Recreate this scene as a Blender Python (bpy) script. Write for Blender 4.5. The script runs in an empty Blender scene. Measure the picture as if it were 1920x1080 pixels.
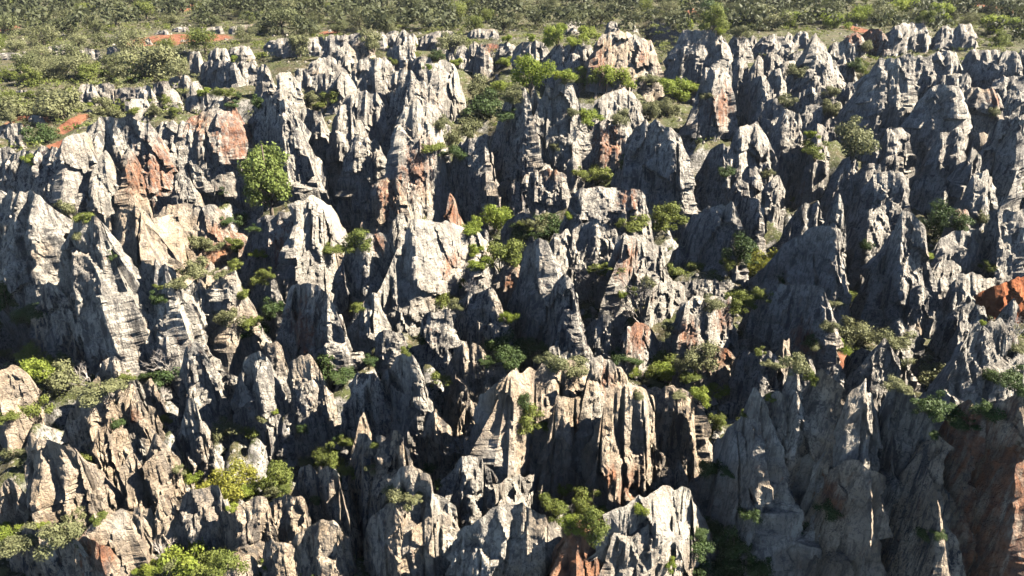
import bpy, math, random, re
import numpy as np
from mathutils import Vector

random.seed(7)
RNG = np.random.default_rng(11)
scene = bpy.context.scene
COL = scene.collection

# ---------------------------------------------------------------- camera, sky, sun, exposure
CAM_H = 30.0
PITCH = math.radians(27.0)
FPX = 1371.0                       # focal length in pixels of the 1920 wide photograph
cam_data = bpy.data.cameras.new("camera")
cam = bpy.data.objects.new("camera", cam_data)
COL.objects.link(cam)
cam.location = (0, 0, CAM_H)
cam.rotation_euler = (math.pi / 2 - PITCH, 0, 0)
cam_data.sensor_width = 36.0
cam_data.lens = FPX / 1920 * 36.0
cam_data.clip_end = 5000
scene.camera = cam

SUN_EL = math.radians(43.0)
SUN_AZ = math.radians(87.0)        # clockwise from +Y (the viewing direction)
world = bpy.data.worlds.new("World")
scene.world = world
world.use_nodes = True
wn = world.node_tree.nodes
sky = wn.new("ShaderNodeTexSky")
sky.sky_type = 'NISHITA'
sky.sun_disc = False
sky.sun_elevation = SUN_EL
sky.sun_rotation = SUN_AZ
bg = wn["Background"]
bg.inputs[1].default_value = 0.05
sky.air_density = .42
sky.dust_density = .0
scene.cycles.max_bounces = 5
scene.cycles.diffuse_bounces = 0
world.node_tree.links.new(sky.outputs[0], bg.inputs[0])
sun_data = bpy.data.lights.new("sun", 'SUN')
sun_data.energy = 5.0
sun_data.angle = math.radians(0.5)
sun_data.color = (1.0, 0.90, 0.76)
sun = bpy.data.objects.new("sun", sun_data)
COL.objects.link(sun)
S = Vector((math.sin(SUN_AZ) * math.cos(SUN_EL), math.cos(SUN_AZ) * math.cos(SUN_EL), math.sin(SUN_EL)))
sun.rotation_euler = S.to_track_quat('Z', 'Y').to_euler()
sun.location = (60, 60, 80)
scene.view_settings.view_transform = 'Standard'
scene.view_settings.look = 'None'
scene.view_settings.gamma = 1.0
scene.view_settings.exposure = 2.5

# ---------------------------------------------------------------- helpers
FW = np.array([0, math.cos(PITCH), -math.sin(PITCH)])
UP = np.array([0, math.sin(PITCH), math.cos(PITCH)])
RT = np.array([1.0, 0, 0])
C0 = np.array([0, 0, CAM_H])
TILE = {t: (640 * (i % 3), 360 * (i // 3)) for i, t in enumerate("ABCDEFGHI")}

def full(t, x, y):
    ox, oy = TILE[t]
    return ox + x / 3.0, oy + y / 3.0

def ray(px, py):
    d = FW + RT * (px - 960) / FPX - UP * (py - 540) / FPX
    return d

def pt_at_y(px, py, Y):
    d = ray(px, py)
    return C0 + d * (Y / d[1])

def project(P):
    q = P - C0
    dep = q @ FW
    return 960 + FPX * (q @ RT) / dep, 540 - FPX * (q @ UP) / dep, dep

def _h(ix, iy, iz, seed):
    h = (ix * np.uint32(374761393) + iy * np.uint32(668265263) + iz * np.uint32(2147483647) + np.uint32(seed & 0xffffffff) * np.uint32(2654435769))
    h = (h ^ (h >> np.uint32(13))) * np.uint32(1274126177)
    h = (h ^ (h >> np.uint32(16))) * np.uint32(2246822519)
    return (h ^ (h >> np.uint32(15))).astype(np.float32) * np.float32(1 / 4294967296.0)

def noise(x, y, z, seed=0):
    x = np.asarray(x, dtype=np.float64); y = np.asarray(y, dtype=np.float64); z = np.asarray(z, dtype=np.float64)
    x, y, z = np.broadcast_arrays(x, y, z)
    fx, fy, fz = np.floor(x), np.floor(y), np.floor(z)
    ux, uy, uz = (x - fx), (y - fy), (z - fz)
    ix, iy, iz = (a.astype(np.int64).astype(np.uint32) for a in (fx, fy, fz))
    ux, uy, uz = (u * u * u * (u * (u * 6 - 15) + 10) for u in (ux, uy, uz))
    o = np.uint32(1)
    def H(a, b, c): return _h(ix + np.uint32(a), iy + np.uint32(b), iz + np.uint32(c), seed)
    x00 = H(0, 0, 0) * (1 - ux) + H(1, 0, 0) * ux
    x10 = H(0, 1, 0) * (1 - ux) + H(1, 1, 0) * ux
    x01 = H(0, 0, 1) * (1 - ux) + H(1, 0, 1) * ux
    x11 = H(0, 1, 1) * (1 - ux) + H(1, 1, 1) * ux
    return ((x00 * (1 - uy) + x10 * uy) * (1 - uz) + (x01 * (1 - uy) + x11 * uy) * uz) * 2 - 1

def fbm(x, y, z, seed=0, oct=3):
    s = 0; a = 1.0; t = 0
    for o in range(oct):
        s = s + a * noise(x * 2**o, y * 2**o, z * 2**o, seed + o * 17); t += a; a *= 0.5
    return s / t

def ridged(x, y, z, seed=0):
    return 1 - np.minimum(1, 2.2 * np.abs(noise(x, y, z, seed)))

def worley(x, y, z, seed=0):
    """random value of the nearest cell, and F2-F1"""
    fx, fy, fz = np.floor(x), np.floor(y), np.floor(z)
    b1 = np.full(x.shape, 9.0); b2 = np.full(x.shape, 9.0); val = np.zeros(x.shape)
    ix, iy, iz = (a.astype(np.int64).astype(np.uint32) for a in (fx, fy, fz))
    for a in (-1, 0, 1):
        for b in (-1, 0, 1):
            for c in (-1, 0, 1):
                jx, jy, jz = ix + np.uint32(a % 2**32), iy + np.uint32(b % 2**32), iz + np.uint32(c % 2**32)
                px = fx + a + _h(jx, jy, jz, seed); py = fy + b + _h(jx, jy, jz, seed + 1); pz = fz + c + _h(jx, jy, jz, seed + 2)
                d = np.sqrt((px - x)**2 + (py - y)**2 + (pz - z)**2)
                nb = d < b1
                b2 = np.where(nb, b1, np.minimum(b2, d))
                val = np.where(nb, _h(jx, jy, jz, seed + 3), val)
                b1 = np.where(nb, d, b1)
    return val, b2 - b1

def facets(x, y, z, seed=0):
    """crisp planar facets: every cell is a tilted plane"""
    fx, fy, fz = np.floor(x), np.floor(y), np.floor(z)
    b1 = np.full(x.shape, 9.0, dtype=np.float32); best = np.zeros(x.shape, dtype=np.int8)
    ix, iy, iz = (a.astype(np.int64).astype(np.uint32) for a in (fx, fy, fz))
    ux, uy, uz = (x - fx).astype(np.float32), (y - fy).astype(np.float32), (z - fz).astype(np.float32)
    n = 0
    for a in (-1, 0, 1):
        for b in (-1, 0, 1):
            for c in (-1, 0, 1):
                jx, jy, jz = ix + np.uint32(a % 2**32), iy + np.uint32(b % 2**32), iz + np.uint32(c % 2**32)
                h1 = _h(jx, jy, jz, seed)
                h2 = (h1 * 57.31) % 1.0; h3 = (h1 * 913.7) % 1.0
                d = (ux - a - h1)**2 + (uy - b - h2)**2 + (uz - c - h3)**2
                nb = d < b1
                best[nb] = n; b1 = np.minimum(b1, d); n += 1
    a = best // 9 - 1; b = best // 3 % 3 - 1; c = best % 3 - 1
    jx, jy, jz = (ix.astype(np.int64) + a).astype(np.uint32), (iy.astype(np.int64) + b).astype(np.uint32), (iz.astype(np.int64) + c).astype(np.uint32)
    h1 = _h(jx, jy, jz, seed); h2 = (h1 * 57.31) % 1.0; h3 = (h1 * 913.7) % 1.0
    g1, g2, g3, g4 = (_h(jx, jy, jz, seed + q) for q in (3, 4, 5, 6))
    return (g1 - .5) * .7 + 1.5 * (g2 - .5) * (ux - a - h1) + 1.3 * (g3 - .5) * (uz - c - h3) + 1.2 * (g4 - .5) * (uy - b - h2)

def mesh_np(name, V, F, mat, smooth=True, attrs=None):
    me = bpy.data.meshes.new(name)
    V = np.asarray(V, dtype=np.float32); F = np.asarray(F, dtype=np.int32)
    n = F.shape[1]
    me.vertices.add(len(V)); me.vertices.foreach_set("co", V.ravel())
    me.loops.add(F.size); me.loops.foreach_set("vertex_index", F.ravel())
    me.polygons.add(len(F)); me.polygons.foreach_set("loop_start", np.arange(0, F.size, n, dtype=np.int32))
    if attrs:
        for k, a in attrs.items():
            at = me.attributes.new(k, 'FLOAT', 'POINT'); at.data.foreach_set("value", np.asarray(a, dtype=np.float32))
    me.update(calc_edges=True)
    me.polygons.foreach_set("use_smooth", np.full(len(F), smooth))
    me.materials.append(mat)
    return me

def link(name, me, parent=None, loc=None):
    o = bpy.data.objects.new(name, me)
    COL.objects.link(o)
    if parent: o.parent = parent
    if loc is not None: o.location = loc
    return o

def tag(o, label=None, cat=None, group=None, kind=None):
    if label: o["label"] = label
    if cat: o["category"] = cat
    if group: o["group"] = group
    if kind: o["kind"] = kind

# ---------------------------------------------------------------- materials
class NT:
    def __init__(self, name, rough=0.9):
        self.m = bpy.data.materials.new(name); self.m.use_nodes = True
        self.n = self.m.node_tree.nodes; self.l = self.m.node_tree.links
        self.b = self.n["Principled BSDF"]
        self.b.inputs["Roughness"].default_value = rough
        self.b.inputs["Specular IOR Level"].default_value = 0.15
    def node(self, t, **kw):
        o = self.n.new(t)
        for k, v in kw.items(): setattr(o, k, v)
        return o
    def pos(self, scale=(1, 1, 1)):
        g = self.node("ShaderNodeNewGeometry")
        mp = self.node("ShaderNodeMapping"); mp.inputs["Scale"].default_value = scale
        self.l.new(g.outputs["Position"], mp.inputs["Vector"])
        return mp.outputs[0]
    def tex(self, vec, scale, detail=4, rough=.6, dist=0, kind=None):
        t = self.node("ShaderNodeTexNoise")
        if kind: t.noise_type = kind
        t.inputs["Scale"].default_value = scale
        t.inputs["Detail"].default_value = detail; t.inputs["Roughness"].default_value = rough; t.inputs["Distortion"].default_value = dist
        self.l.new(vec, t.inputs["Vector"]); return t.outputs["Fac"]
    def ramp(self, fac, a, b, lo=0., hi=1.):
        r = self.node("ShaderNodeMapRange"); r.inputs[1].default_value = a; r.inputs[2].default_value = b
        r.inputs[3].default_value = lo; r.inputs[4].default_value = hi; r.clamp = True
        self.l.new(fac, r.inputs[0]); return r.outputs[0]
    def mix(self, fac, a, b):
        x = self.node("ShaderNodeMix", data_type='RGBA')
        for s, v in ((0, fac), (6, a), (7, b)):
            if isinstance(v, (tuple, float, int)):
                x.inputs[s].default_value = v if not isinstance(v, tuple) else (*v, 1)
            else: self.l.new(v, x.inputs[s])
        return x.outputs[2]
    def math(self, op, a, b):
        x = self.node("ShaderNodeMath", operation=op)
        for i, v in enumerate((a, b)):
            if isinstance(v, (int, float)): x.inputs[i].default_value = v
            else: self.l.new(v, x.inputs[i])
        return x.outputs[0]
    def attr(self, name):
        a = self.node("ShaderNodeAttribute"); a.attribute_name = name; return a.outputs["Fac"]
    def color(self, c): self.l.new(c, self.b.inputs["Base Color"])
    def bump(self, h, strength, dist):
        b = self.node("ShaderNodeBump"); b.inputs["Strength"].default_value = strength; b.inputs["Distance"].default_value = dist
        self.l.new(h, b.inputs["Height"]); self.l.new(b.outputs[0], self.b.inputs["Normal"])

def rock_material():
    M = NT("limestone", .92)
    p = M.pos(); pv = M.pos((1.6, 1.6, .22))
    oi = M.node("ShaderNodeObjectInfo")
    sep = M.node("ShaderNodeSeparateColor"); M.l.new(oi.outputs["Color"], sep.inputs[0])
    warm = sep.outputs[0]
    n1 = M.tex(p, .55, 5, .6)
    grey = M.mix(M.ramp(n1, .38, .62), (.275, .252, .215), (.44, .407, .345))
    tan = M.mix(M.ramp(n1, .38, .62), (.29, .225, .155), (.45, .37, .275))
    wn_ = M.ramp(M.math('ADD', M.tex(p, .22, 3, .5), M.math('MULTIPLY', M.math('SUBTRACT', warm, .5), .8)), .42, .62)
    base = M.mix(wn_, grey, tan)
    # dark lichen streaks and blotches; per-rock strength also paints in sunlight and shade
    streak = M.ramp(M.tex(pv, 1.0, 5, .65, .3),  .515, .59)
    blotch = M.ramp(M.tex(p, 2.6, 7, .74), .535, .60)
    fine = M.ramp(M.tex(M.pos((4.2, 4.2, .5)), 1.0, 4, .65, .3), .53, .60)
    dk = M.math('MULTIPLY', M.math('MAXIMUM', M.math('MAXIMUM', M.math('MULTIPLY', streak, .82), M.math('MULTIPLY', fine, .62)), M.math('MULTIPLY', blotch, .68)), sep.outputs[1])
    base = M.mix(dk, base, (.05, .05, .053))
    big = M.ramp(M.tex(p, .16, 3, .5), .45, .62)
    base = M.mix(M.math('MULTIPLY', big, .28), base, (.10, .097, .095))
    # soil stain
    rn = M.tex(pv, 1.3, 6, .7, .4)
    rust = M.ramp(M.math('ADD', M.attr("rust"), M.math('MULTIPLY', M.math('SUBTRACT', rn, .5), 2.8)), .24, .85)
    rc = M.mix(M.ramp(M.tex(p, 1.3, 4, .6), .4, .62), (.085, .032, .02), (.27, .105, .045))
    base = M.mix(M.math('MULTIPLY', rust, .75), base, rc)
    ck = M.node("ShaderNodeTexVoronoi", feature='DISTANCE_TO_EDGE'); ck.inputs["Scale"].default_value = .75
    mp = M.pos((1, 1, .6)); 
    wob = M.node("ShaderNodeVectorMath", operation='ADD'); nt = M.node("ShaderNodeTexNoise"); nt.inputs["Scale"].default_value = 1.2; nt.inputs["Detail"].default_value = 3
    M.l.new(p, nt.inputs["Vector"]); sc = M.node("ShaderNodeVectorMath", operation='SCALE'); sc.inputs["Scale"].default_value = .9
    M.l.new(nt.outputs["Color"], sc.inputs[0]); M.l.new(mp, wob.inputs[0]); M.l.new(sc.outputs[0], wob.inputs[1]); M.l.new(wob.outputs[0], ck.inputs["Vector"])
    crack = M.ramp(ck.outputs["Distance"], .0, .045)
    base = M.mix(M.math('MULTIPLY', M.math('SUBTRACT', 1, crack), .3), base, (.03, .028, .027))
    M.color(base)
    hgt = M.math('ADD', M.math('ADD', M.math('MULTIPLY', M.tex(p, 1.6, 6, .6, 0, 'RIDGED_MULTIFRACTAL'), .35), M.math('MULTIPLY', M.tex(pv, 1.8, 5, .6, .2, 'RIDGED_MULTIFRACTAL'), .35)), M.math('ADD', M.tex(p, 4.5, 5, .7), M.math('MULTIPLY', crack, .12)))
    M.bump(hgt, 1.0, .4)
    return M.m

def ground_material():
    M = NT("scrub_ground", .95)
    p = M.pos()
    n = M.tex(p, .5, 5, .65)
    c = M.mix(M.ramp(n, .4, .6), (.034, .040, .015), (.085, .07, .04))
    c = M.mix(M.ramp(M.tex(p, .21, 4, .6), .5, .6), c, (.06, .068, .024))
    c = M.mix(M.ramp(M.tex(p, 1.6, 5, .7), .56, .64), c, (.22, .20, .175))
    gn = M.node("ShaderNodeNewGeometry"); sx = M.node("ShaderNodeSeparateXYZ"); M.l.new(gn.outputs["Normal"], sx.inputs[0])
    rk = M.mix(M.ramp(M.tex(p, 1.2, 6, .7), .38, .62), (.09, .087, .083), (.34, .32, .29))
    c = M.mix(M.ramp(M.math('ADD', sx.outputs[2], M.math('MULTIPLY', M.math('SUBTRACT', n, .5), .5)), .80, .66), c, rk)
    c = M.mix(M.ramp(M.tex(p, 3.6, 5, .75), .50, .60), c, (.026, .03, .014))
    c = M.mix(M.ramp(M.tex(p, 5.0, 4, .7), .60, .66), c, (.24, .22, .19))
    rn = M.tex(p, .5, 5, .7)
    red = M.ramp(M.math('ADD', M.attr("red"), M.math('MULTIPLY', M.math('SUBTRACT', rn, .5), .9)), .36, .55)
    c = M.mix(red, c, M.mix(M.ramp(M.tex(p, .7, 4, .6), .4, .6), (.12, .045, .027), (.19, .085, .048)))
    M.color(c)
    M.bump(M.tex(p, 2.0, 6, .7), 1.0, .3)
    return M.m

def red_material():
    M = NT("red_earth", .95)
    p = M.pos()
    M.color(M.mix(M.ramp(M.tex(p, .6, 6, .7), .38, .62), (.16, .05, .022), (.27, .10, .042)))
    M.bump(M.tex(p, 1.2, 6, .7), 1.0, .4)
    return M.m

def leaf_material(name, a, b, trans=.35):
    M = NT(name, .6)
    p = M.pos()
    oi = M.node("ShaderNodeObjectInfo")
    f = M.math('ADD', M.math('MULTIPLY', M.ramp(M.tex(p, 1.4, 3, .6), .35, .65), .65), M.math('MULTIPLY', oi.outputs["Random"], .35))
    c = M.mix(f, a, b)
    M.color(c)
    t = M.node("ShaderNodeBsdfTranslucent"); M.l.new(c, t.inputs["Color"])
    mx = M.node("ShaderNodeMixShader"); mx.inputs[0].default_value = trans
    M.l.new(M.b.outputs[0], mx.inputs[1]); M.l.new(t.outputs[0], mx.inputs[2])
    M.l.new(mx.outputs[0], M.n["Material Output"].inputs["Surface"])
    return M.m

def bark_material(name, a, b):
    M = NT(name, .9); p = M.pos((3, 3, 1))
    M.color(M.mix(M.ramp(M.tex(p, 2, 4, .6), .35, .65), a, b)); return M.m

ROCK = rock_material(); GROUND = ground_material(); RED = red_material()
LEAF = {'g': leaf_material("leaf_green", (0.079, 0.103, 0.025), (0.169, 0.192, 0.047), .4),
        'd': leaf_material("leaf_dark", (0.029, 0.052, 0.017), (0.065, 0.094, 0.029), .25),
        'o': leaf_material("leaf_olive", (0.094, 0.103, 0.047), (0.178, 0.182, 0.088), .3),
        'y': leaf_material("leaf_bright", (.115, .165, .026), (.24, .275, .05), .45),
        'Y': leaf_material("leaf_yellow", (.13, .145, .025), (.25, .24, .045), .4),
        'p': leaf_material("leaf_pine", (0.085, 0.122, 0.029), (0.159, 0.196, 0.052), .35),
        'h': leaf_material("leaf_oak", (0.061, 0.073, 0.031), (0.131, 0.140, 0.061), .25)}
BARK = bark_material("bark", (.07, .055, .04), (.16, .13, .10))
TWIG = bark_material("twig_grey", (.20, .18, .16), (.36, .33, .30))

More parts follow.
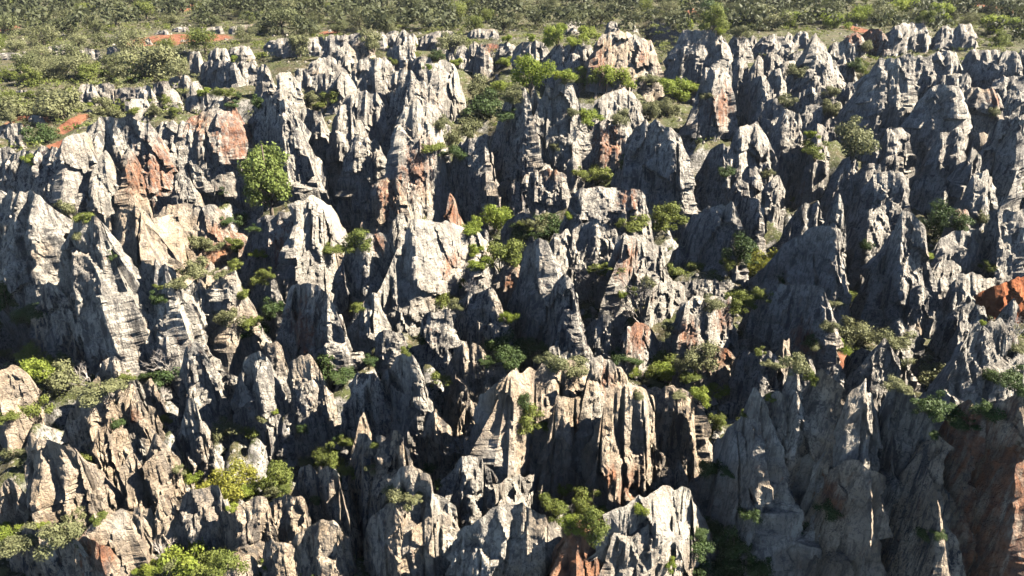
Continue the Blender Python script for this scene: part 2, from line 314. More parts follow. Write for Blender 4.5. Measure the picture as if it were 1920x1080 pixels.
ROCK_DATA = """A|365,860 375,750 420,738 480,745 505,860|1130|L|rock_pillar|pale flat-topped pillar
A|505,760 560,685 640,660 720,650 790,690 850,720 900,790 940,900|1050|r=900:960:90|rock_massif|broad pale massif with an orange foot
A|520,1000 560,880 590,840 620,900 660,980|1150|L|rock_pinnacle|slim white pinnacle
A|690,900 740,830 770,900 800,1000|1120|L r=760:1000:60|rock_buttress|tan rock buttress
A|880,740 930,690 1000,680 1080,720 1140,800|1000|k=3|rock_block|grey hanging rock block
A|1060,700 1150,625 1280,620 1320,690|980|k=4 r=1320:770:80 r=1080:690:50|rock_block|flat-topped block with a rust-red right edge
A|980,1010 1030,950 1070,1010|1110||boulder|small pale pointed boulder
A|1390,790 1480,600 1540,530 1600,570 1640,620 1680,760|960|D|rock_tower|dark grey rounded tower
A|1600,680 1650,600 1740,610 1810,640 1830,720|860|k=2|rock_shoulder|grey shoulder of rock
A|0,1000 120,900 240,840 340,830 370,900|1110|rf=.9 D|rock_slope|dark sloping rock bank
A|-40,310 0,298 60,295 130,310|335|k=3 far|outcrop|low white outcrop strip
A|240,280 300,265 380,240 415,270|322|far|outcrop|low white outcrop hump
A|420,300 470,270 560,290|332|far|outcrop|low white jagged outcrop
A|600,280 650,255 690,300|325|far|outcrop|white split outcrop
A|510,228 580,205 675,200|238|k=4 far|outcrop|long low white ledge
A|970,165 1010,152 1055,150|182|k=4 far|outcrop|small white wall of rock
A|1130,182 1180,160 1245,145|192|k=3 far|outcrop|pale sloping outcrop
A|815,235 835,208 850,240|250|far|boulder|white pointed stone in the red clearing
A|905,245 930,210 955,245|255|far|boulder|pale boulder in the red clearing
A|865,195 900,180 945,165|200|far|boulder|pale lumpy boulder
A|1290,160 1380,145 1490,130|195|k=3 far|outcrop|low outcrop under the oaks
A|1170,335 1200,280 1270,265 1290,325|360|k=4|rock_block|white box-shaped rock
A|1060,300 1090,284 1120,284 1132,340|395|k=3|rock_block|narrow white cleft rock
A|1290,275 1340,258 1400,262|340|k=4|rock_block|squat white rock with dark front
A|1490,255 1530,235 1600,225 1690,215 1760,205 1815,212|305|k=3|rock_wall|long scalloped white rock wall
A|1820,240 1850,195 1900,195 1935,205|335|k=3|rock_block|pale square rock
A|1130,375 1200,345 1280,340 1330,352|475|k=3 D|rock_wall|white-capped wall with dark front
A|1325,360 1370,345 1420,340 1445,370|465|k=3|rock_block|white-capped fluted block
A|1440,390 1490,360 1530,420|525|k=2|knobby_rock|white-topped knob
A|1550,440 1600,400 1640,420 1680,480|565|k=2 L|knobby_rock|white double knob
A|1655,405 1700,375 1735,405|490|k=2|knobby_rock|smooth white round knob
A|1715,465 1780,430 1840,410 1885,440|530|k=2.5|rock_block|white cracked block
A|1735,365 1800,330 1860,310 1895,350|425|k=2.5 L|rock_block|pale sloping block
A|450,490 490,470 530,480|570|k=3 far|rock_block|white cleft block
A|530,495 580,465 640,480|550|k=3|rock_block|white block with dark hollow
A|640,515 700,490 760,500|565|k=2|rock_block|pale flattish block
A|765,495 830,480 865,515|575|k=3|boulder|white squarish boulder
A|860,485 900,455 945,455|535|k=2|boulder|pale crusted boulder
A|950,455 1000,425 1050,420 1080,455|510|k=2|knobby_rock|white toothed knob
A|1070,490 1100,450 1145,505|570|L|knobby_rock|bright white knob
A|705,590 770,545 830,570 855,630|665|L k=2|boulder|large white tilted boulder
A|920,535 970,495 1010,540|590|L|boulder|white wedge boulder
A|1040,565 1100,540 1160,520 1200,560|640|k=2|rock_block|pale broken block
A|1200,575 1260,550 1310,560 1335,650|790|k=3 r=1310:640:50|rock_pillar|pale pillar with red flank
A|950,625 980,580 1020,625|670|k=2|boulder|small white upright stone
A|-30,740 0,720 60,690 120,690|775|rf=.8|boulder|pale low boulder by red soil
A|45,800 90,760 135,800|840|rf=.6|boulder|rounded tan boulder
A|-30,850 50,820 95,870|930|rf=.7|boulder|pale split boulder
A|155,665 200,645 245,665|695|far|boulder|white flat stone on red soil
A|115,405 150,365 178,405|435|L far|boulder|lone white leaning stone
A|75,530 130,500 175,530|565|rf=.7|boulder|pale stone half hidden by shrubs
A|215,505 245,488 270,512|530|far|boulder|small pale stone
B|0,210 60,185 130,190|325|k=3|rock_wall|pale rock wall end
B|145,215 190,175 240,190|275|k=3|rock_block|white rounded block with shaded left side
B|248,195 290,165 322,180|268|k=3|rock_block|narrow white notched block
B|312,210 350,165 385,200|278|k=2.5|rock_block|grey arched block
B|388,218 402,180 422,212|248||boulder|small white upright boulder
B|435,230 500,200 570,170 640,190|268|k=2|rock_wall|low crumbly white wall
B|710,190 760,165 800,160 875,172|220|k=3 far|rock_wall|low white toothed wall
B|-30,280 30,240 70,290|400|L|rock_pinnacle|pale stubby pinnacle
B|588,295 610,260 640,285|350|k=2|knobby_rock|white split knob
B|640,305 680,250 712,285|350|L|knobby_rock|white slanting knob
B|718,265 750,232 782,265|345|k=2|knobby_rock|grey-white rounded knob
B|758,285 790,240 832,262|360|k=2 r=840:260:40|knobby_rock|white knob beside red earth
B|888,255 940,235 982,262|340|k=2|rock_block|low grey block
B|975,275 1050,235 1110,230 1158,275|390|k=2.5|rock_block|broad white-topped block
B|1150,340 1200,280 1290,250 1345,250|450|k=3 D|rock_wall|dark-faced rock wall
B|1345,280 1385,240 1412,285|410|L|rock_buttress|white rib of rock
B|1420,320 1470,210 1540,175 1610,190 1680,240 1740,280 1768,350|455|k=2.5 L r=1440:360:60 r=1700:330:30|rock_dome|big domed tan rock
B|1252,135 1300,110 1345,128|185|k=2|boulder|grey rock among the oaks
B|1488,155 1520,110 1562,155|190||boulder|small grey pointed rock
B|60,380 110,340 180,330 240,320 290,385|510|k=2.5|rock_massif|white crusty massif
B|200,410 240,365 285,395|515|k=2|rock_buttress|pale rounded buttress
B|290,430 340,385 390,400 425,455|540|k=2|knobby_rock|white humped knob
B|398,350 440,315 502,322|415|k=3|rock_block|white ledged block
B|508,365 560,340 600,335 640,390 672,490|530|L k=2|rock_massif|sunlit white fluted massif
B|268,285 320,250 380,270 422,325|390|k=2|rock_block|pale irregular block
B|-70,490 0,365 30,400 88,515|590|L|rock_pinnacle|white broad pinnacle
B|15,590 70,525 130,520 170,515 210,545 248,640|800|k=2.5|rock_tower|double-headed white tower
B|45,830 80,760 130,770 200,820 242,900|1030|k=2|rock_buttress|pale buttress with three heads
B|-45,710 0,600 50,590 78,680|900|k=2|rock_tower|slender grey-white tower
B|240,620 330,500 400,440 470,470 500,490 545,590|800|k=2|rock_tower|rough tower with dark left wall
B|320,740 380,610 430,555 460,620 500,590 550,680 582,900|1080|rf=.35 r=430:930:80 L|rock_tower|tall white tower with a rusty foot
B|695,800 730,735 765,775|870||rock_pinnacle|small lit pinnacle
B|620,930 700,830 760,790 845,760|1110|D k=2|rock_massif|dark shaded massif
B|855,770 930,560 980,490 1030,472 1065,560|1000|D|rock_tower|dark left horn of the horned massif
B|1060,540 1075,470 1110,560 1135,540 1158,462 1190,530 1215,455 1250,445 1292,447 1320,560 1370,660 1405,700|950|rf=.3|rock_massif|white horned massif
B|1380,710 1450,680 1520,700 1590,740 1640,820|960|k=3 r=1500:830:70|rock_shelf|flat rock shelf with a red patch
B|1420,610 1480,540 1540,530 1570,490 1600,500 1640,550 1695,650|700|L k=2|rock_massif|white stepped rock with a knob on top
B|1640,790 1700,690 1780,670 1850,730 1900,830 1928,930|1140|k=2 D|rock_dome|grey dome with shaded front
B|1015,1010 1100,960 1160,950 1220,980 1275,1010|1140|r=1180:970:40|rock_bench|broken pale rock bench
B|870,1070 960,1010 1030,1050|1150|D|boulder|dark blocky boulder
B|1275,920 1320,860 1355,960|1040|L|rock_buttress|white leaning rib
B|75,1040 120,990 165,1045|1120||boulder|small white boulder
B|155,1075 220,1010 300,995 348,1060|1240|k=2.5 r=250:1100:60|boulder|rounded brown boulder mass
C|-50,320 0,170 60,165 130,175 200,200 238,265|420|k=3|rock_wall|white-topped broad wall
C|258,250 290,195 340,200 378,245|335|k=3|rock_block|pale twin block
C|368,220 395,198 418,235|290|k=2|boulder|small round white knob
C|418,250 470,210 520,190 572,225|310|k=2|rock_block|pale pitted block
C|573,215 600,172 642,232|285|L|rock_pinnacle|white leaning tooth
C|638,200 680,165 708,205|260|k=2.5|knobby_rock|grey-white round-topped rock
C|708,225 745,190 790,250 830,330 880,420 912,480|535|L rf=.4|rock_ridge|long white ridge running downhill
C|818,280 870,240 910,225 955,280 962,400|480|k=2|rock_tower|grey fluted tower
C|925,210 980,180 1022,225|300|k=3 r=980:185:50|rock_block|red-topped dark block
C|1163,215 1190,140 1260,128 1330,130 1378,195|275|k=4 L|rock_dome|smooth white dome with dark streaks
C|1020,200 1060,150 1110,170 1155,235|290|k=2 D r=1070:190:70|rock_block|dark red shaded block
C|1418,190 1480,135 1527,175|270|k=3|rock_block|grey rounded block
C|1523,190 1560,135 1625,135 1642,205|270|k=3|rock_block|white smooth block
C|1588,315 1640,278 1720,275 1788,285|410|k=4|rock_wall|white-rimmed flat-topped wall
C|1788,310 1830,275 1870,290 1888,385|420|k=2.5|rock_block|white-rimmed rounded block
C|1883,320 1915,278 1955,290|410|k=3|rock_block|pale block cut by the frame edge
C|1055,460 1110,340 1170,315 1210,350 1245,440|740|k=2|rock_tower|tall white tower with layered front
C|1208,345 1280,310 1340,305 1390,320 1408,440|500|k=3|rock_wall|white-edged dark wall
C|1393,325 1450,290 1500,285 1535,320 1558,400|460|k=3|rock_block|white-edged sloping block
C|1585,430 1650,350 1720,340 1780,390 1808,425|500|k=3 D|rock_block|grey striped block
C|1395,480 1470,430 1540,425 1600,410 1628,475|540|k=2|rock_block|low pale ragged block
C|1345,590 1420,490 1490,475 1565,500|830|k=3|rock_wall|tall grey wall with white rim
C|1585,530 1650,490 1720,500 1795,570|790|k=3 r=1770:560:30|rock_wall|grey wall with tan right corner
C|1795,575 1860,520 1935,510|730|k=3|rock_wall|dark cracked wall
C|1735,470 1800,430 1880,430 1935,425|560|k=3|rock_block|low grey cracked block
C|65,610 120,430 180,345 235,345 270,400|690|rf=.3 L r=215:600:60|rock_tower|leaning pale tower with a rusty underside
C|272,380 310,320 350,340 372,405|470|k=2|rock_block|pale knobbly block
C|378,400 430,300 452,345|475|L|rock_pinnacle|white thin fin
C|448,360 480,300 520,295 552,355|440|k=3|rock_block|white block with dark face
C|528,300 560,250 592,305|355||rock_pinnacle|small white peak
C|598,330 660,290 720,280 742,355|395|k=2.5|boulder|pale rounded boulder
C|478,500 500,400 540,380 557,480|620|k=2 L|rock_pillar|narrow white pillar
C|550,365 600,345 680,370 692,425|500|k=2 L|rock_bench|white crumbly bench
C|625,455 680,380 740,365 785,380 802,480|580|k=2.5|rock_massif|grey rounded massif
C|358,620 380,480 430,420 475,470 487,540|700|D k=2|rock_tower|blue-grey shaded tower
C|398,665 470,580 530,555 572,605|740|k=2|rock_block|white-topped sloping block
C|615,615 680,520 780,480 842,515|660|k=2|rock_massif|grey low massif
C|888,540 930,465 970,480 1002,565|640|k=2|rock_tower|hooded white rock
C|903,605 920,565 942,605|660||boulder|small white stump
C|658,640 700,585 775,590 782,690|740|k=3|rock_pillar|pale pillar with flat cap
C|778,585 830,555 890,580 897,650|690|k=2|rock_block|white weathered block
C|508,760 560,640 610,610 650,650 667,760|870|k=1.6|rock_tower|white tower with dark left face
C|718,790 760,690 790,700 817,800|900|L|rock_pinnacle|pale pink-tinged pinnacle
C|788,710 820,665 862,695|780|k=2|boulder|pale round boulder
C|265,870 300,750 360,720 410,685 440,740 470,830 498,890|1020|k=2 L|rock_massif|pale cracked massif
C|85,970 150,850 220,795 250,810 258,880|1110|D|rock_ridge|blue-grey shaded ridge
C|328,1000 370,930 400,925 432,1005|1140|k=2|rock_pillar|stubby pale pillar
C|468,1055 510,1000 540,985 578,1065|1170|L|rock_pinnacle|pale triangular pinnacle
C|265,1075 320,1015 368,1045|1170|k=2|boulder|low rounded boulder
C|1098,890 1140,760 1190,710 1240,730 1272,805|940|k=2|rock_tower|white blunt tower with shaded left side
C|1058,800 1080,760 1102,795|950|k=2|rock_pillar|thin white pillar
C|848,970 910,900 955,860 987,925|1070||rock_pinnacle|white rough pinnacle
C|998,965 1050,910 1112,935|1080|k=2|rock_block|white sunlit block
C|1028,1090 1070,990 1150,965 1230,965 1273,1045|1260|k=2.5|rock_massif|large pale blocky massif
C|1115,910 1180,870 1242,895|980||boulder|pale jagged boulder
C|1365,930 1430,780 1490,740 1550,720 1582,765|1010|k=1.8|rock_massif|white crusted massif
C|1618,800 1650,745 1730,745 1748,900|990|k=3|rock_tower|smooth cream tower with flat head
C|1588,910 1620,830 1650,830 1672,935|1130|k=2 L|rock_pillar|smooth pale pillar
C|1738,830 1770,690 1850,665 1935,680|1090|k=3 D|rock_massif|large dark-fronted massif
C|1275,1065 1350,1000 1440,980 1505,1045|1150|k=2 D|rock_block|dark low block
C|1585,1100 1650,970 1710,960 1765,1065|1220|L|rock_ridge|white crumbly ridge
D|-70,60 60,12 160,0 235,5 265,60 335,145|500|k=2.5 D|rock_massif|layered grey massif in half shade
D|375,330 430,260 480,150 540,130 578,210|930|D k=1.6|rock_tower|tower with white cap and dark wall
D|488,440 530,320 550,330 572,410|660|L|rock_pinnacle|small cream pinnacle
D|585,290 640,140 700,90 770,70 810,110 822,210|680|k=1.6|rock_tower|cream fluted tower with a broad head
D|725,440 780,260 830,200 850,330|520|L|rock_buttress|slim cream rib
D|805,360 860,190 900,140 950,120 1000,140 1020,250 1048,375|600|k=1.6 L|rock_tower|cream fluted twin-ribbed tower
D|915,140 960,80 1000,60 1060,50 1110,100 1140,110 1170,70 1200,65 1230,120 1270,190 1295,265|450|k=2.2 r=1240:340:80 r=1190:250:30|rock_massif|cream massif with a rusty right end
D|215,560 250,490 300,520 355,580|890|D|rock_spur|dark shaded spur
D|395,600 440,480 520,460 600,500 705,530|930|D k=1.6 r=600:760:120|rock_wall|dark wall with brown-red overhang
D|775,640 810,430 870,390 920,400 985,430|910|D k=1.8|rock_massif|grey-fronted massif with scrub on top
D|895,670 950,560 1040,530 1080,500 1120,510 1150,600 1195,640|890|k=1.8 L r=1060:820:50|rock_massif|white block-headed massif above dark hollow
D|1148,450 1180,380 1210,440 1225,590|670|L|rock_pinnacle|cream slim pinnacle
D|1205,450 1270,430 1330,500 1345,590 1395,670|850|k=1.8 L|rock_buttress|pale rough buttress
D|1402,400 1425,200 1500,140 1580,100 1640,110 1705,250|500|k=2.2 r=1610:310:60|rock_tower|pale tower with a red hollow
D|1615,100 1680,35 1770,20 1820,60 1870,170 1925,310|520|k=2 L|rock_tower|broad white peak
D|1395,660 1450,560 1490,490 1555,480 1555,570|720|k=2|rock_block|grey tilted block
D|1605,580 1640,490 1685,495|620|L|boulder|small white pointed boulder
D|1325,490 1380,450 1438,465|540|k=2|boulder|low pale boulder
D|1610,660 1680,530 1730,500 1790,520 1850,600 1915,690|930|D k=1.8 r=1700:800:80|rock_massif|blue-grey shaded massif with mossy top
D|1698,505 1740,460 1788,505|560|k=2|boulder|pale boulder perched on the shaded massif
D|1005,1040 1050,860 1085,828 1130,860 1180,950 1205,1020|1280|k=1.3|rock_pinnacle|bullet-shaped grey pinnacle
D|1175,1075 1230,990 1290,1020 1345,1060|1170||boulder|low ragged grey boulder
D|545,1020 600,930 650,925 700,970 768,1040|1170||rock_pinnacle|humped pale pinnacle
D|495,1110 550,1030 582,1100|1200|L|rock_pinnacle|small cream tooth
D|815,1080 850,1030 885,1100|1200|L|rock_pinnacle|small thin tan tooth
D|-30,1060 60,970 110,985 180,1060|1200|L|boulder|cream pointed boulder
D|1325,1130 1380,940 1460,900 1510,960 1545,1090|1340|k=1.4|rock_pinnacle|large smooth grey pinnacle
D|1475,930 1500,840 1550,825 1595,880 1597,1010|1230|k=1.5|rock_pinnacle|rounded pale pinnacle head
D|1605,1080 1650,940 1690,900 1730,930 1780,1000 1835,1090|1330|k=1.2|rock_pinnacle|sharp pale pyramid pinnacle
E|590,110 610,10 640,60 660,150 712,205|270|r=640:140:90 L|rock_pinnacle|reddish brown pinnacle
E|245,280 290,160 350,100 375,160 378,310|410|k=1.3|rock_pinnacle|thin white blade with dark left face
E|-10,560 60,320 110,240 160,210 200,260 230,230 290,300 315,450|740|k=1.3 r=190:350:40|rock_massif|big grey peak with twin summit
E|170,690 260,440 300,330 350,300 400,400 440,520 465,660|810|k=1.2 L r=410:490:25|rock_ridge|white sharp-ribbed ridge
E|365,310 390,170 450,128 520,180 600,230 680,300 760,350 820,400 865,500|650|k=1.4 L r=620:400:40|rock_massif|broad white sunlit rock face
E|725,430 790,380 850,420 880,540 905,640|670|k=1.8 L|rock_buttress|pale crumbling buttress
E|885,480 930,410 1010,410 1025,450|670|k=3 r=950:510:40|rock_pillar|cream overhanging pillar
E|95,670 150,590 200,590 215,690|930|k=1.6|rock_pillar|grey-white fluted pillar
E|190,820 260,785 345,805|1030|k=2.5 r=90:960:80|rock_block|grey flat-topped block
E|445,770 500,680 560,650 635,660|990|k=2|rock_block|pale-topped block with dark front
E|625,690 720,620 800,580 860,545 905,710|860|D k=3|rock_slab|dark tilted slab with striped face
E|980,680 1040,400 1090,290 1120,262 1160,280 1180,340|820|D k=1.4|rock_tower|tall dark tower with white right edge
E|1165,330 1200,220 1270,205 1292,270|530|k=2 L|knobby_rock|bright white knob
E|1265,410 1300,260 1360,200 1440,165 1490,210 1540,260 1560,350 1595,450|540|k=1.5 r=1600:400:45|rock_massif|white arched massif
E|1545,270 1610,225 1660,280 1720,370 1790,400 1820,480|600|k=1.5 L r=1610:390:60|rock_massif|white slope with a red scar
E|1155,790 1190,580 1240,500 1290,480 1315,570|980|D k=1.6|rock_tower|dark tower with pale capstone
E|1305,960 1380,780 1440,700 1470,690 1515,690 1500,870|1000|k=1.5|rock_pinnacle|grey leaning peak
E|1585,860 1610,750 1660,740 1720,800 1785,910|970|k=1.8 L R r=1680:800:70|stained_rock|rust-red rock face
E|1840,850 1890,780 1940,765|940|k=2 r=1880:830:70|rock_block|red-stained block
E|1715,600 1790,500 1880,520 1940,570|660|k=1.5 L|rock_bench|white broken bench
E|1255,230 1290,80 1340,10 1420,-20 1560,-30 1680,-10 1705,60 1708,160|310|k=2.2 r=1620:60:50|rock_massif|broad block with rusty streaks
E|895,260 1000,130 1040,115 1090,165|310|D|rock_slab|grey leaning slab
E|905,290 940,235 990,265|310|k=2|boulder|small grey round boulder
E|685,265 750,215 810,200 835,265|305||boulder|pale broken boulder
E|595,1000 640,890 690,835 720,880 740,840 790,880 825,950|1130|k=1.4|rock_pinnacle|double-peaked cream pinnacle
E|815,960 880,970 930,990 965,945 995,1010|1150|k=1.6|rock_ridge|low cream ridge with a small tooth
E|1145,960 1170,870 1220,870 1228,900 1300,900 1325,970|1060|k=3|rock_block|pale horned block
E|885,1100 960,1010 1080,1000 1200,990 1290,970 1380,985|1640|k=2.2 L r=1300:1400:60|rock_wall|long cream fluted wall
E|1395,1010 1410,950 1460,935 1480,970 1570,980 1615,1070|1640|k=2 L r=1500:1100:40|rock_tower|cream tower with a thumb on top
E|45,1070 120,1000 190,995 220,1050|1370|k=1.5 D|rock_fin|dark fin with pale tip
E|205,1080 300,960 340,930 400,930 440,1010 465,1090|1430|k=1.4 D|rock_fin|broad grey-blue fin with white rim
F|-30,330 60,200 140,100 200,80 280,60 305,150|420|D k=1.6|rock_massif|blue-grey rugged massif
F|195,280 280,140 340,60 420,20 455,90|340|D k=1.6|rock_ridge|dark rugged ridge
F|585,180 680,70 760,50 775,150|330|k=2|rock_block|grey wedge block
F|430,490 560,330 680,250 780,200 850,180 880,250 895,390|600|k=1.6 D|rock_ridge|long blue-grey ridge with white end
F|795,210 830,60 870,0 890,60 908,190|430|k=1.3|rock_pinnacle|tall thin pinnacle beside black cleft
F|995,250 1040,100 1100,110 1135,150 1138,240|350|k=2 L|rock_pillar|smooth white pillar
F|1100,460 1170,260 1220,130 1260,90 1290,150 1330,260 1345,410|670|k=1.3|rock_tower|tall tower with cracked layered base
F|1405,350 1480,260 1560,220 1620,200 1700,260 1730,350|440|k=1.8 L|rock_massif|pale cracked hump
F|1475,200 1540,90 1600,110 1615,195|290|L r=1590:130:40|rock_pinnacle|white pinnacle with orange edge
F|1735,290 1760,120 1800,90 1860,110 1935,90|440|k=2|rock_massif|pale broken massif
F|1365,500 1430,400 1500,380 1565,450|540|k=1.6 L|rock_hump|pale rough hump
F|1370,560 1460,480 1600,460 1700,500 1770,490|650|rf=.9 L|rock_slope|pale rubbly slope
F|1475,620 1520,520 1545,490 1585,570|700||rock_pinnacle|small white spike
F|1265,700 1290,560 1350,530 1425,610|740|k=1.6|rock_hump|grey hump with white top
F|380,690 430,610 540,560 660,530 735,500 765,560 790,650|890|k=2.5 D r=650:790:50|rock_slab|great tilted slab with shaded front
F|590,760 615,660 660,650 672,740|900|L r=655:790:45|rock_rib|cream rib with an orange flank
F|-20,650 60,590 150,610 270,640 290,710|900|k=1.8 L r=20:780:60 r=250:750:50|rock_massif|orange-stained broken massif
F|-40,950 100,880 200,880 270,900 315,1010|1100|k=1.6 r=250:930:40|rock_bank|brown scrub-covered rock bank
F|300,950 400,900 500,890 535,960|1170|D k=2|rock_block|dark hollowed block
F|530,990 560,810 590,850 598,1010|1140|L|rock_pillar|thin tan pillar
F|-20,520 120,490 265,530|600|rf=.9|rock_bench|low pale rock bench
F|1110,870 1180,740 1215,680 1260,740 1300,770 1365,840|980|k=1.3|rock_pinnacle|grey ragged peak with a white tip
F|1305,780 1325,720 1348,780|840||rock_pinnacle|tiny cream needle
F|1445,770 1540,660 1610,620 1680,640 1695,730|850|k=2|rock_dome|dark smooth dome
F|1515,820 1560,720 1600,750 1625,790|900|L|rock_pinnacle|small tan pinnacle
F|1735,740 1810,640 1860,590 1895,660|780|k=1.2|rock_pinnacle|pointed grey peak with pale right side
F|1490,1030 1560,850 1640,770 1720,730 1740,700 1790,720 1840,800 1890,900 1920,970|1280|k=1.3 L|rock_pinnacle|great pale grooved pinnacle
F|915,940 1000,880 1065,895|1020|D k=2|rock_block|dark low mossy block
F|890,1120 990,980 1100,870 1140,820 1180,880 1225,970|1170|k=1.2|rock_pinnacle|pale pinnacle with a forked tip
F|555,1090 610,1020 660,1010 705,1080|1250|D|rock_fin|grey pointed fin
F|675,1030 715,920 748,1010|1090|L|rock_pinnacle|small pale shark-fin rock
F|765,1080 830,1000 880,970 915,1040|1240||rock_fin|pale rounded fin
F|735,970 800,900 885,940|1020|D k=2|boulder|dark broken boulder
G|360,260 430,90 500,10 560,0 605,40 625,190|350|k=1.4|rock_pinnacle|cream peak with hollow shaded flank
G|360,280 430,205 510,190 545,240|350|k=1.6|boulder|pale rounded boulder
G|-50,150 10,60 60,90 110,160|270|L|rock_pinnacle|cream smooth hump
G|45,100 90,10 140,-10 198,100|180|L|rock_pinnacle|cream twin hump
G|635,120 680,0 720,-40 770,40 812,150|260|k=1.3|rock_pinnacle|pale split pinnacle
G|695,240 730,100 790,110 812,210|310|k=1.5 r=730:210:30|rock_pillar|tan stubby pillar
G|805,200 830,115 885,155|260||rock_pinnacle|brown short pinnacle
G|815,90 860,-10 898,70|140||rock_pinnacle|pale narrow tooth
G|960,370 1040,180 1065,80 1090,62 1115,110 1150,220 1215,350|490|k=1.2|rock_pinnacle|tall lone grey spire
G|1005,115 1030,55 1052,110|180||rock_pinnacle|tiny tooth
G|515,400 550,240 590,240 630,330 670,440|490|k=1.3 L|rock_pinnacle|tan conical pinnacle
G|610,300 650,240 710,250 745,340|420|k=1.6 L|rock_pinnacle|pale domed pinnacle
G|735,330 780,285 828,375|420||rock_pinnacle|small grey humped rock
G|795,450 860,310 890,270 930,330 960,340 970,440|640|k=1.3|rock_pinnacle|cream spire with a side block
G|685,520 720,370 750,340 790,420 875,650|720|k=1.2 L r=800:540:25|rock_pinnacle|cream curved fin
G|800,480 850,400 900,380 940,470 975,620|720|k=1.3 L|rock_pinnacle|cream grooved pinnacle
G|145,360 180,265 228,345|440||rock_pinnacle|tan pointed rock
G|165,470 240,330 320,270 360,300 400,310 440,380 485,470|810|k=1.2|rock_massif|large cream peak with a knob on its tip
G|-30,670 30,530 80,550 120,600 205,730|850|k=1.3|rock_pinnacle|cream blunt peak
G|85,790 110,620 150,650 210,750|840|L|rock_pinnacle|cream low ridge
G|105,840 160,770 230,840|890|L|boulder|tan wedge boulder
G|415,710 450,620 530,615 585,700|780|k=2 r=430:660:30|boulder|rounded cream boulder
G|515,610 580,565 640,600 695,690|740|k=1.8 L|boulder|smooth cream hump
G|425,930 510,770 600,720 680,690 725,740|1220|k=1.5 L r=470:960:70|rock_massif|great smooth cream massif with orange flank
G|725,790 760,690 800,680 830,860 855,970|1100|k=1.6 L|rock_fin|smooth cream fin above a black cleft
G|800,720 840,690 870,780 903,910|1000|L|rock_fin|narrow tan fin
G|875,750 900,620 950,630 1000,760 1065,940|1000|k=1.3 L r=950:720:30|rock_fin|long tan sloping fin
G|1030,690 1060,610 1150,565 1230,600 1265,710|950|k=2.5|rock_block|grey flat-topped block
G|945,660 1000,630 1035,660|790|k=2|rock_block|small tan block
G|1195,930 1260,780 1370,690 1440,640 1490,660 1520,810|1020|k=1.6|rock_massif|cream rounded massif with dark left wall
G|1495,720 1580,640 1660,640 1715,700 1725,810|930|k=1.8|rock_massif|cream humped massif with a hollow front
G|1635,640 1690,480 1740,440 1780,480 1815,590|730|k=1.5 D|rock_pinnacle|dark pinnacle with pale shoulder
G|1785,530 1840,455 1900,490 1925,610|800|k=2 D|rock_block|dark block with pale rim
G|1495,930 1530,870 1600,900 1650,960 1705,1060|1170|k=1.6|rock_massif|tan low massif
G|1635,930 1740,820 1810,755 1880,790 1925,860|1170|k=1.5|rock_massif|pale massif with sharp crest
G|1235,1080 1290,960 1350,940 1445,1010|1220|k=1.5 L|rock_pinnacle|tan rounded peak
G|425,970 470,850 540,840 605,920|1260|k=1.6 r=530:950:90|stained_rock|orange-streaked rock face
G|30,950 150,850 255,830|1070|D k=2|rock_slab|smooth dark sloping slab
G|255,1020 330,920 440,870|1170|D k=1.6|rock_slab|dark blue-grey slab
H|970,510 990,330 1040,270 1080,300 1160,310 1195,360|650|k=1.8|rock_buttress|cream fluted buttress
H|1185,360 1210,130 1250,60 1290,100 1340,140 1400,240 1440,290 1455,410|660|k=1.3 L r=1350:320:40|rock_buttress|cream branching buttress
H|1435,430 1470,200 1530,60 1600,-20 1640,80 1700,85 1745,230 1748,410|700|k=1.6 L r=1620:570:70 r=1500:470:40|rock_buttress|bright cream column with rusty cracks
H|1715,80 1800,20 1870,5 1925,60 2010,130|490|k=2|rock_massif|brown dry massif with scrub on top
H|435,360 490,200 525,145 560,190 610,270 685,400|540|k=1.2|rock_pinnacle|split pale pinnacle
H|635,260 700,130 725,105 755,170 765,270|420|k=1.2|rock_pinnacle|slender pale spike
H|770,200 860,80 900,10 930,60 965,150|290|k=1.3|rock_pinnacle|tan ribbed peak
H|645,125 680,50 720,35 775,90|170|k=1.6|knobby_rock|pale ragged knob
H|65,370 110,180 130,140 160,240 195,320|430|L|rock_pinnacle|thin pale blade
H|335,315 390,255 440,265 450,320|370|k=2 r=400:290:50|boulder|pinkish mossy boulder
H|50,600 100,390 240,310 300,290 350,330 345,450|770|D k=1.8|rock_massif|dark blocky massif
H|275,540 340,410 395,360 428,430|570||rock_pinnacle|tan leaning pinnacle
H|215,680 330,540 430,460 490,490 510,560 525,690 600,740 650,810 670,910|1170|k=1.4|rock_massif|grey massif with white ragged crest
H|350,1080 400,820 440,780 480,760 500,850|1200|L|rock_rib|pale vertical rib
H|140,930 210,740 300,670 335,770|1170|D|rock_massif|black-shaded steep massif
H|520,660 640,540 680,390 790,388 800,480 855,570|860|k=2|rock_tower|grey square-topped tower
H|835,410 860,290 890,330 935,370|520|L|rock_pinnacle|small tan spike
H|855,590 960,500 1060,540 1140,640 1150,730|800|k=1.8 L|rock_bench|white cracked bench
H|650,950 760,760 900,700 1060,680 1150,760 1220,880 1265,1010|1370|k=1.8 r=800:690:50|rock_massif|broad white bulging massif
H|1130,790 1220,700 1320,680 1370,740|920|k=1.8 L|rock_bench|white shattered bench
H|1250,860 1330,790 1500,800 1640,840|1430|k=3 L R r=1400:980:260 r=1300:1050:150 r=1540:1050:150|stained_rock|orange-red scarred rock face
H|1470,730 1600,680 1750,660 1800,620 1880,700 1960,860 2060,1010|1370|k=1.6 L|rock_massif|white broken slope of rock
H|1765,540 1820,470 1890,490 1898,570|640|k=2.5|boulder|square pale boulder
H|1875,500 1900,435 1945,510|670||rock_pinnacle|small grey spike
I|200,420 250,250 330,180 400,10 440,60 475,140|1130|k=1.9 D|rock_fin|shaded grey fin with a curved white tip
